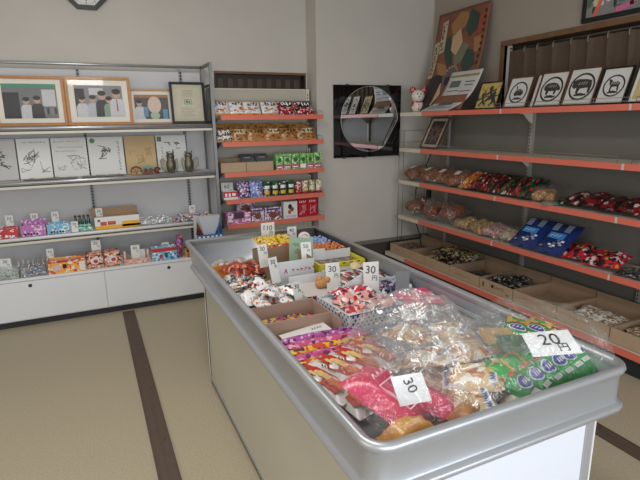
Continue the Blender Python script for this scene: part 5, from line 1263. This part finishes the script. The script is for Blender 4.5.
# C: striped candy tubes, D: orange black tubes
def tube_bundle(lab, m, topm, x0, x1, y0, y1, nx_, ny_, z, h, r, grp, cat='candy tube'):
    pr = None
    for i in range(nx_):
        for j in range(ny_):
            loc = (x0+(x1-x0)*(i+.5)/nx_, y0+(y1-y0)*(j+.5)/ny_, z)
            if pr is None:
                pr = thing('candy_tube', lab, cat, loc, 0, grp); b = MB(); b.lathe([(r*.9, 0), (r, .003), (r, h-.01), (r*.8, h-.006), (r*.8, h)], m, 10); b.out('tube', pr)
                b = MB(); b.lathe([(r*.78, h), (r*.85, h+.006), (r*.5, h+.012)], topm, 10); b.out('cap', pr)
            else: dup(pr, loc, (R(rn.uniform(-3, 3)), R(rn.uniform(-3, 3)), 0))
STB = pack('blue_stripe', [((226, 230, 240), 4), ((80, 110, 190), 2.6), ((200, 70, 80), .7)], 60, stretch=(.3, .3, 2.2))
ORK = pack('orange_black_stripe', [((214, 110, 50), 4), ((30, 26, 34), 3.5), ((226, 190, 140), 1)], 60, stretch=(.4, .4, 2))
carton('snack_box', 'white box holding the blue striped candy tubes at the far right of the counter', 'snack box', 1.11, 1.335, 2.66, 2.84, TF, .09, WCARD, WCARD)
tube_bundle('blue and white striped candy tube standing in the far right box', STB, P('stripe_cap', (150, 170, 220)), 1.12, 1.325, 2.67, 2.83, 7, 5, TF+.004, .125, .0125, 'blue striped tubes')
carton('snack_box', 'white box holding the orange and black candy tubes behind the yellow box', 'snack box', 1.13, 1.335, 2.475, 2.655, TF, .09, WCARD, WCARD)
tube_bundle('orange and black striped candy tube standing behind the yellow box', ORK, P('orange_cap', (216, 130, 70)), 1.14, 1.325, 2.485, 2.645, 7, 5, TF+.004, .125, .0125, 'orange and black tubes')
tag_at(292, 227, 2.87, '40', 'beside the blue striped candy tubes', .2, .06, R(-8), R(2), .032)
# E: yellow edged box
YB_ = mat('yellow_card', (222, 208, 60), .5, nz=.05)
e = carton('snack_box', 'box with bright yellow rim and white inner flaps, far right half of the counter', 'snack box', 1.055, 1.335, 2.28, 2.465, TF, .115, YB_, YB_, wall=.012, content=pack('brown_goods', [((110, 80, 60), 3), ((60, 44, 40), 2), ((190, 160, 120), 1)], 60), band=[(.12, .96, .05, .68, mat('dark_cutout', (70, 56, 46), .7)), (.3, .5, .5, .66, REDINK)])
b = MB(); b.box(-.12, -.05, .03, .034, .1, .165, WCARD, Matrix.Rotation(R(-14), 4, 'Z')); b.box(-.05, .12, .045, .049, .1, .15, WCARD); b.out('inner_flap', e)
b = MB(); 
for q in range(5): b.stroke([(-.09+.045*q, .108), (-.075+.045*q, .108)], .006, INK, 1, -.0932)
b.out('rim_marks', e)
# F: white cookie box
COOK = mat('cookie', (206, 150, 90), .7, nz=.3, nscale=40)
f_ = carton('snack_box', 'white box with magenta and black side holding a golden cookie shape', 'snack box', .835, 1.035, 1.935, 2.17, TF, .085, pack('magenta_side', [((190, 50, 130), 4), ((40, 30, 40), 2), ((230, 180, 60), 1.2), ((236, 220, 230), 1)], 40), WCARD, wall=.004, back=.03, content=mat('white_liner', (206, 200, 196), .6))
b = MB(); b.ball((0, 0, .022), .034, COOK, 12, sx=1.1, sy=.8, sz=.8); b.ball((.02, -.015, .04), .018, COOK, 10); b.ball((-.015, .0, .045), .015, COOK, 10); b.ball((.038, .0, .012), .02, COOK, 10); o = b.out('cookie_toy', None, (.965, 2.06, TF+.075)); tag(o, 'golden brown biscuit lump in the white box', 'biscuit')
tag_at(300, 283, 1.925, '30', 'at the left corner of the magenta sided box', .12, .045, R(16), R(14), .028)
# G: white tray with striped packets
carton('snack_box', 'white box with raised back flap and striped packets, right half of the counter', 'snack box', 1.06, 1.335, 1.96, 2.265, TF, .08, WCARD, WCARD, wall=.004, back=.012, content=WCARD)
SPK = pack('dark_stripe_packet', [((60, 40, 44), 3), ((200, 190, 186), 3), ((170, 50, 54), 1.6), ((230, 226, 222), 1.4)], 50, stretch=(2.4, .5, 1))
for i in range(5):
    packet('snack_packet', 'dark red and white striped packet, %s in the raised flap box' % ORD[i], 'snack packet', SPK, .055, .14, .028, (1.095+.048*i, 2.10+.01*(i % 2), TF+.072+.012*(i % 2)), (R(10), 0, R(28+rn.uniform(-8, 8))), 'striped packets', seed=2)
b = MB(); b.lathe([(.03, 0), (.034, .006), (.028, .014), (.01, .018)], mat('biscuit_pale', (226, 206, 160), .7, nz=.2, nscale=50), 18); o = b.out('round_biscuit', None, (1.225, 2.19, TF+.105), (R(30), 0, 0)); tag(o, 'round pale biscuit on top of the striped packets', 'biscuit')
tag_at(334, 264, 2.02, '30', 'on the left of the striped packets', .13, .07, R(-10), R(14), .042)
# H: polka dot box
POL = mat('polka_blue', (40, 60, 140), .4)
ph = carton('snack_box', 'white box with blue dots on its sides full of pink packets, centre of the counter', 'snack box', .855, 1.125, 1.60, 1.87, TF+.02, .095, WCARD, WCARD, wall=.004, rotz=R(4), content=WCARD)
b = MB()
for i in range(12):
    for j in range(4):
        if i > 6 and j == 3: continue
        b.disk(-.12+.0215*i+(.01 if j % 2 else 0), .085-.0145*j, .0052, -.1357, POL, 8)
for k in range(4): b.poly([(-.135, -.136, .0), (.135, -.136, .0), (.135, -.136, .022), (-.135, -.136, .022)], P('pale_blue_print', (150, 170, 210))) if k == 0 else None
for j in range(10):
    for i in range(4): 
        y = -.12+.027*j+(.012 if i % 2 else 0); z = .085-.0145*i
        b.poly([(-.1357, y+math.cos(2*math.pi*q/8)*.0052, z+math.sin(2*math.pi*q/8)*.0052) for q in range(8)], POL)
b.poly([(-.135, -.1358, .09), (.135, -.1358, .09), (.135, -.1358, .096), (-.135, -.1358, .096)], POL)
b.out('dots', ph)
b = MB(); b.prism([(-.133, .09), (.11, .09), (.105, .165), (-.0, .12)], 1, .125, .129, WCARD); b.out('back_flap', ph)
PKK = pack('pink_check_packet', [((226, 160, 156), 5), ((240, 214, 206), 2), ((190, 50, 64), 1.5), ((60, 40, 60), 1.4)], 42)
RCK = pack('red_check_packet', [((206, 50, 70), 3), ((240, 232, 230), 3), ((40, 40, 80), 1.4)], 60)
for i, (dx, dy, a, m) in enumerate(((-.075, -.06, 60, PKK), (.0, -.05, 40, PKK), (.075, -.05, 70, PKK), (-.05, .02, 110, PKK), (.03, .02, 80, PKK), (-.04, .075, 95, RCK), (.05, .075, 85, RCK))):
    packet('snack_packet', ('pink snack packet in the blue dotted box, %s' % ['front left', 'front middle', 'front right', 'second row left', 'second row right'][i]) if i < 5 else 'red checked snack packet at the back %s of the blue dotted box' % ('left' if i == 5 else 'right'), 'snack packet', m, .08, .12, .035, (.99+dx, 1.735+dy, TF+.086+.008*(i % 2)+(.004*i)), (R(rn.uniform(-6, 6)), R(rn.uniform(-6, 6)), R(a)), 'packets in the blue dotted box', seed=i % 2)
b = MB(); b.box(.86, 1.12, 1.60, 1.87, TF, TF+.019, CARDD); o = b.out('cardboard_sheet'); tag(o, 'brown cardboard sheet beneath the blue dotted box', 'cardboard')
tag_at(372, 263, 1.83, '30', 'standing upright behind the blue dotted box', .17, .072, R(-14), R(6), .05)
# I: dark blue packets, J: red box
carton('snack_box', 'small clear-grey box of dark blue packets near the right rim', 'snack box', 1.15, 1.335, 1.80, 1.945, TF, .085, WCARD, WCARD, wall=.003, back=.03, content=WCARD)
NVP = pack('navy_packet', [((40, 44, 84), 5), ((180, 176, 200), 2), ((120, 60, 100), 1), ((226, 226, 232), 1)], 55)
for i in range(4):
    packet('snack_packet', 'dark blue snack packet, %s in the small box by the right rim' % ORD[i], 'snack packet', NVP, .055, .11, .035, (1.175+.045*i, 1.87, TF+.075+.01*(i % 2)), (R(12), 0, R(rn.uniform(-25, 25))), 'dark blue packets', seed=3)
RBX = mat('red_card', (190, 54, 66), .45, nz=.06)
carton('snack_box', 'red box with pink packets at the right rim, left of the crumpled bag', 'snack box', 1.15, 1.335, 1.56, 1.79, TF, .09, RBX, RBX, wall=.005, content=P('pale_inside', (216, 196, 190)))
for i in range(4): packet('snack_packet', 'hot pink foil packet, %s in the red box' % ['front left', 'front right', 'back left', 'back right'][i], 'snack packet', pack('hot_pink', [((226, 60, 110), 5), ((240, 200, 210), 2), ((160, 30, 60), 1)], 50), .07, .12, .03, (1.20+.08*(i % 2), 1.63+.08*(i//2), TF+.082+.004*i), (0, R(4), R(60)), 'hot pink packets', seed=2)
b = MB(); b.box(-.03, .03, 0, .003, 0, .115, mat('grey_divider', (120, 124, 128), .5)); o = b.out('card_divider', None, (1.19, 1.712, TF+.10), (-R(5), 0, R(-40))); tag(o, 'grey upright divider card standing in the red box', 'card')
# K: white trays at the right rim
for i, (y0, y1) in enumerate(((1.36, 1.54), (1.235, 1.35))):
    carton('snack_box', 'grey white open box %s, by the right rim' % ('half hidden beside the red box' if i == 0 else 'nearest to the green packets'), 'snack box', 1.17, 1.335, y0, y1, TF, .10, mat('grey_card', (170, 174, 178), .6), mat('grey_card', (170, 174, 178), .6), wall=.004, content=pack('dark_goods', [((60, 60, 66), 3), ((110, 112, 118), 2), ((160, 40, 50), .6)], 50))

# ================================================================ GOODS ON THE RIGHT SHELVES
def RY(px, X=3.0): return YA(px, 190, X)
def goods_bag(label, y, z, w_, l_, t_, inner, n_in, X=3.06, rot=(0, 0, 0), grp=None, name='bread_bag', cat='snack bag', fm=None, seed=0, stripes=False):
    """clear bag lying on a shelf with lumps of food inside, mouth to the back"""
    key = (name, inner.name, round(w_, 3), seed)
    r = thing(name, label, cat, (X, y, z+.001), rot, grp); rr = random.Random(seed)
    b = MB()
    for k in range(n_in):
        cx_, cy_ = rr.uniform(-.28, .28)*w_, rr.uniform(-.3, .3)*l_; rr_ = min(w_, l_)*rr.uniform(.16, .24)
        zz = t_*rr.uniform(.35, .55)
        b.T = Matrix.Translation((cx_, cy_, zz)) @ Matrix.Rotation(rr.uniform(0, 3), 4, 'Z')
        if stripes: b.tube([(-.08, 0, 0), (.08, 0, 0)], .008, inner, 7)
        else: b.ball((0, 0, 0), rr_, inner, 9, sx=1.2, sy=.85, sz=min(.9, t_*.40/rr_))
    b.T = Matrix(); b.out('contents', r)
    b = MB(); b.pillow(w_, l_, t_, fm or FILMD, 9, 12, .12, .3, seed, .3); b.out('wrapper', r)
    return r
# shelf 3
z3 = RZ[2]
SN1 = mat('brown_senbei', (158, 102, 62), .6, nz=.6, nscale=45, c2=(86, 50, 34)); 
pl = [(409, 'leftmost'), (424, 'second from the left'), (438, 'third from the left'), (453, 'fourth from the left')]
for i, (px, o_) in enumerate(pl):
    goods_bag('clear bag of brown crackers, %s on the middle right shelf' % o_, RY(px+3, 2.97), z3+.038, .24, .25, .105, SN1, 22, 3.05, (R(0), R(-20), R(8*i-10)), 'cracker bags on the middle right shelf', 'cracker_bag', seed=i)
    b = MB(); b.box(-.035, .035, -.025, .025, 0, .001, PAPER); o = b.out('label_sticker', None, (0, 0, 0)); o.parent = _last = bpy.data.objects['cracker_bag' if i == 0 else 'cracker_bag.%03d' % i]; o.location = (-.02, .02, .108)
def long_pack(label, m, y, X, z, w_, l_, t_, rz, tilt, grp, seed, end=None):
    return packet('snack_pack', label, 'snack pack', m, w_, l_, t_, (X, y, z), (R(tilt), 0, R(rz)), grp, end, seed)
SPO = pack('orange_stick_pack', [((200, 116, 50), 4), ((120, 50, 30), 2), ((226, 200, 150), 1.2)], 40, stretch=(3, .5, 1))
SPR = pack('red_dark_pack', [((130, 24, 30), 3), ((30, 24, 26), 5), ((200, 180, 170), .7), ((170, 60, 50), 1)], 26, stretch=(2, .8, 1))
SPG = pack('green_dark_pack', [((30, 90, 48), 3), ((26, 28, 26), 4.5), ((170, 50, 44), 1), ((190, 186, 170), .6)], 26, stretch=(2, .8, 1))
items = [(470, SPO, 'orange stick snack pack'), (480, SPR, 'red and black snack pack'), (490, SPR, 'red and black snack pack'), (500, SPR, 'red and black snack pack'), (510, SPG, 'green and black snack pack'), (520, SPR, 'red and black snack pack'), (529, SPG, 'green and black snack pack')]
posw = ['leftmost of the overlapping packs', 'second of the overlapping packs', 'third of the overlapping packs', 'fourth of the overlapping packs', 'fifth of the overlapping packs', 'sixth of the overlapping packs', 'last of the overlapping packs']
for i, (px, m, l_) in enumerate(items):
    long_pack('%s on the middle right shelf, %s' % (l_, posw[i]), m, RY(px, 3.02), 3.06, z3+.06, .12, .31, .07, -78+4*(i % 3), 21, 'overlapping packs on the middle right shelf', i % 3)
    long_pack('snack pack under the overlapping packs on the middle right shelf', SPR, RY(px, 3.02)-.01, 3.06, z3+.006, .10, .28, .05, -90, 0, 'lower packs on the middle right shelf', 4)
goods_bag('clear bag of pale brown crackers lying right of the overlapping packs', RY(542, 3.0), z3, .22, .27, .10, mat('tan_senbei', (196, 150, 98), .6, nz=.5, nscale=40, c2=(120, 78, 46)), 14, 3.03, (0, 0, R(-60)), None, 'cracker_bag', seed=8)
for i, (px, m, l_) in enumerate(((560, P('green_flat', (30, 100, 56)), 'flat green pack lying on the middle right shelf'), (552, P('silver_flat', (150, 156, 150)), 'flat silvery pack before the flat green one'))):
    packet('snack_pack', l_, 'snack pack', m, .12, .25, .016, (3.08 if i == 0 else 2.99, RY(px, 3.0), z3+.001), (0, 0, R(-50)), None, None, 1)
RBK = pack('red_black_flat', [((116, 16, 26), 4), ((28, 18, 22), 5), ((190, 170, 166), .8)], 30)
for i, px in enumerate((578, 596, 616, 636, 656)):
    packet('snack_pack', 'dark red and black flat pack, %s on its shelf' % ORD[i], 'snack pack', RBK, .15, .26, .06, (3.05, RY(px, 3.02), z3+.03+.012*(i % 2)), (R(10), 0, R(-80)), 'dark red packs', None, 2)
# shelf 4
z4 = RZ[3]
for i, (px, o_) in enumerate(((414, 'leftmost'), (431, 'second from the left'), (447, 'third from the left'))):
    goods_bag('clear bag of glazed brown buns, %s on the fourth right shelf' % o_, YA(px, 215, 2.99)-.02, z4+.045, .27, .25, .165, BREAD, 14, 3.06, (0, R(-20), R(6*i-8)), 'bun bags on the fourth right shelf', 'bread_bag', seed=20+i)
for i, (px, c, l_) in enumerate(((462, (206, 172, 116), 'clear bag of pale beige crackers, right of the bun bags'), (478, (200, 160, 100), 'clear bag of golden crackers, left of the pink candy bags'), (493, (206, 160, 156), 'clear bag of pinkish candy on the fourth right shelf'), (508, (196, 176, 150), 'clear bag of mixed pale candy, left of the blue packs'))):
    goods_bag(l_, YA(px, 225, 2.99)-.02, z4+.018, .22, .22, .095, mat('pale_goods_%d' % i, c, .6, nz=.5, nscale=50, c2=tuple(int(v*.55) for v in c)), 18, 3.03, (0, R(-12), R(14*i-20)), 'cracker and candy bags on the fourth right shelf', 'candy_bag', seed=30+i)
BLP = mat('blue_foil', (18, 46, 112), .25, coat=.6, nz=.3, nscale=20)
def bluedeco(b, w_, l_, t_):
    LB, GY = P('light_blue_panel', (60, 140, 214)), P('grey_panel', (120, 132, 156)); z = t_*1.1+.002
    b.box(-w_*.28, w_*.28, -.0*l_-.025, .03, z-.001, z, LB)
    b.box(-w_*.34, -w_*.14, .05, l_*.4, z-.004, z-.0012, GY); b.box(w_*.1, w_*.3, .05, l_*.4, z-.004, z-.0012, GY)
    rr = random.Random(2)
    for k in range(3): b.stroke([(-w_*.2+.03*k, -.008), (-w_*.2+.03*k+.018, .014)], .005, WHINK, 2, z+.0006)
    for k in range(9): x, y = rr.uniform(-w_*.35, w_*.3), rr.uniform(-l_*.4, -.04); b.box(x, x+.022, y, y+.014, z-.006, z-.001, [WHINK, GY, P('pale_lilac', (170, 180, 210))][k % 3])
for i, (px, l_) in enumerate(((519, 'dark blue snack pack with light blue panel, left one of two leaning'), (545, 'dark blue snack pack with light blue panel, right one of two leaning'))):
    y = YA(px, 245, 2.93)
    packet('snack_pack', l_, 'snack pack', BLP, .235, .30, .035, (3.03, y-.03, z4+.105), (R(38), 0, R(-90)), 'blue packs', None, 6, deco=bluedeco)
for i, px in enumerate((558, 575, 592, 607)):
    packet('snack_pack', 'bright red and black snack pack, %s right of the blue packs' % ORD[i], 'snack pack', pack('bright_red_pack', [((190, 28, 42), 5), ((40, 22, 30), 3), ((210, 190, 186), 1), ((200, 150, 60), .5)], 30), .14, .25, .065, (3.04, YA(px, 262, 3.0)-.02, z4+.022+.014*(i % 2)), (R(9), 0, R(-75)), 'bright red packs', None, 2)
for i, px in enumerate((624, 642, 662)):
    packet('snack_pack', 'black and grey flat pack beside the bright red packs, %s' % ORD[i], 'snack pack', pack('black_grey_pack', [((40, 40, 42), 5), ((110, 108, 106), 2), ((190, 188, 186), 1)], 50), .13, .24, .03, (3.03, YA(px, 282, 3.0)-.02, z4+.002+.008*(i % 2)), (0, 0, R(-80)), 'black packs', None, 2)
# base: cardboard trays with goods
zb0 = .154
ed = [YA(391, 246, 2.8), YA(410, 253, 2.8), YA(426, 261, 2.8), YA(450, 272, 2.8), YA(480, 287, 2.8), YA(513, 302, 2.8), YA(556, 322, 2.8), 1.80, 1.40]
goodsm = [pack('brown_bits', [((96, 74, 60), 4), ((150, 120, 100), 2), ((60, 46, 40), 2)], 50), None, pack('gold_black_pack', [((30, 28, 30), 5), ((180, 150, 80), 2), ((150, 146, 140), 1.6)], 45), pack('green_black_bits', [((40, 60, 44), 3), ((50, 46, 44), 4), ((150, 150, 140), 1)], 50),
          pack('black_silver_pack', [((26, 26, 28), 6), ((140, 140, 136), 2), ((60, 80, 60), .8)], 50), None, pack('white_bits', [((226, 220, 210), 4), ((150, 120, 90), 2)], 50), pack('brown_cream', [((150, 120, 90), 3), ((220, 210, 190), 2), ((50, 40, 30), 1)], 50)]
wh = ['at the far end of the bottom shelf', 'second from the far end of the bottom shelf', 'piled with black and gold packs', 'with a few green packs inside', 'printed with black characters', 'nearly empty, with one small pack and red print', 'half hidden behind the near right bag', 'at the right photo edge']
for i in range(8):
    y1, y0 = ed[i]-.004, ed[i+1]+.004; D = .40
    c = carton('cardboard_tray', 'shallow cardboard tray %s' % wh[i], 'cardboard tray', 2.79, 2.79+D, y0, y1, zb0, .095, CARD, CARDD, wall=.005, rotz=R(-90), back=.05)
    W = (y1-y0)/2; yc = (y0+y1)/2
    if i == 4:
        text('■コイワ', .035, INK, c, (.02, -D/2-.001, .055), name='lettering')
        b = MB(); b.box(-W+.03, -W+.05, -D/2-.0016, -D/2-.0006, .03, .07, INKG); b.box(W-.06, W-.03, -D/2-.0016, -D/2-.0006, .02, .035, INKG); b.out('front_mark', c)
    if i in (5, 6):
        b = MB(); rr = random.Random(i)
        textrow(b, -W*.5, W*.3, .045, -D/2-.0008, i, P('red_print', (190, 70, 60)), .024); b.out('red_print', c)
    if i in (0, 3):
        b = MB(); textrow(b, -W*.6, W*.5, .04, -D/2-.0008, i+3, INKG, .016); b.out('front_print', c)
    if i in (0, 3, 4, 2, 6, 7):
        nn = {0: 6, 3: 5, 4: 9, 2: 9, 6: 6, 7: 6}[i]; big = i == 2
        for k in range(nn):
            lay = k//3 if i in (2, 4) else 0
            packet('snack_pack', ('flat %s pack in the cardboard tray %s' % ({0: 'brown', 2: 'black and gold', 3: 'green and black', 4: 'black and silver', 6: 'white and brown', 7: 'brown and cream'}[i], wh[i]))[:120], 'snack pack', goodsm[i], W*.62, .20, .035, (2.90+.09*(k % 2)+.02*lay, yc-W*.52+W*.52*(k % 3), zb0+.008+.032*lay+(.012 if k % 2 else 0)+(.03 if i in (0, 6, 7) else 0)), (R(rn.uniform(-3, 3)), R(rn.uniform(-4, 4)), R(-90+rn.uniform(-25, 25))), 'packs in the tray, %s' % ('far', '', 'gold', 'green', 'silver', '', '', 'near')[i], None, k % 2)
    if i == 5: packet('candy_packet', 'single small pink and black pack in the nearly empty cardboard tray', 'candy packet', pack('pinkblack', [((190, 90, 110), 3), ((50, 40, 46), 3), ((220, 214, 214), 2)], 70), .06, .09, .03, (2.86, yc+.03, zb0+.008), (0, 0, R(20)))
for k in range(3):
    packet('snack_pack', 'large black and gold snack pack on top of the piled tray, %s' % ('far one', 'middle one', 'near one')[k], 'snack pack', goodsm[2], .15, .25, .045, (3.0, ed[2]-.03-.17*k, zb0+.125+.006*k), (R(4), R(-6), R(-80+8*k)), 'large black and gold packs', None, 3)
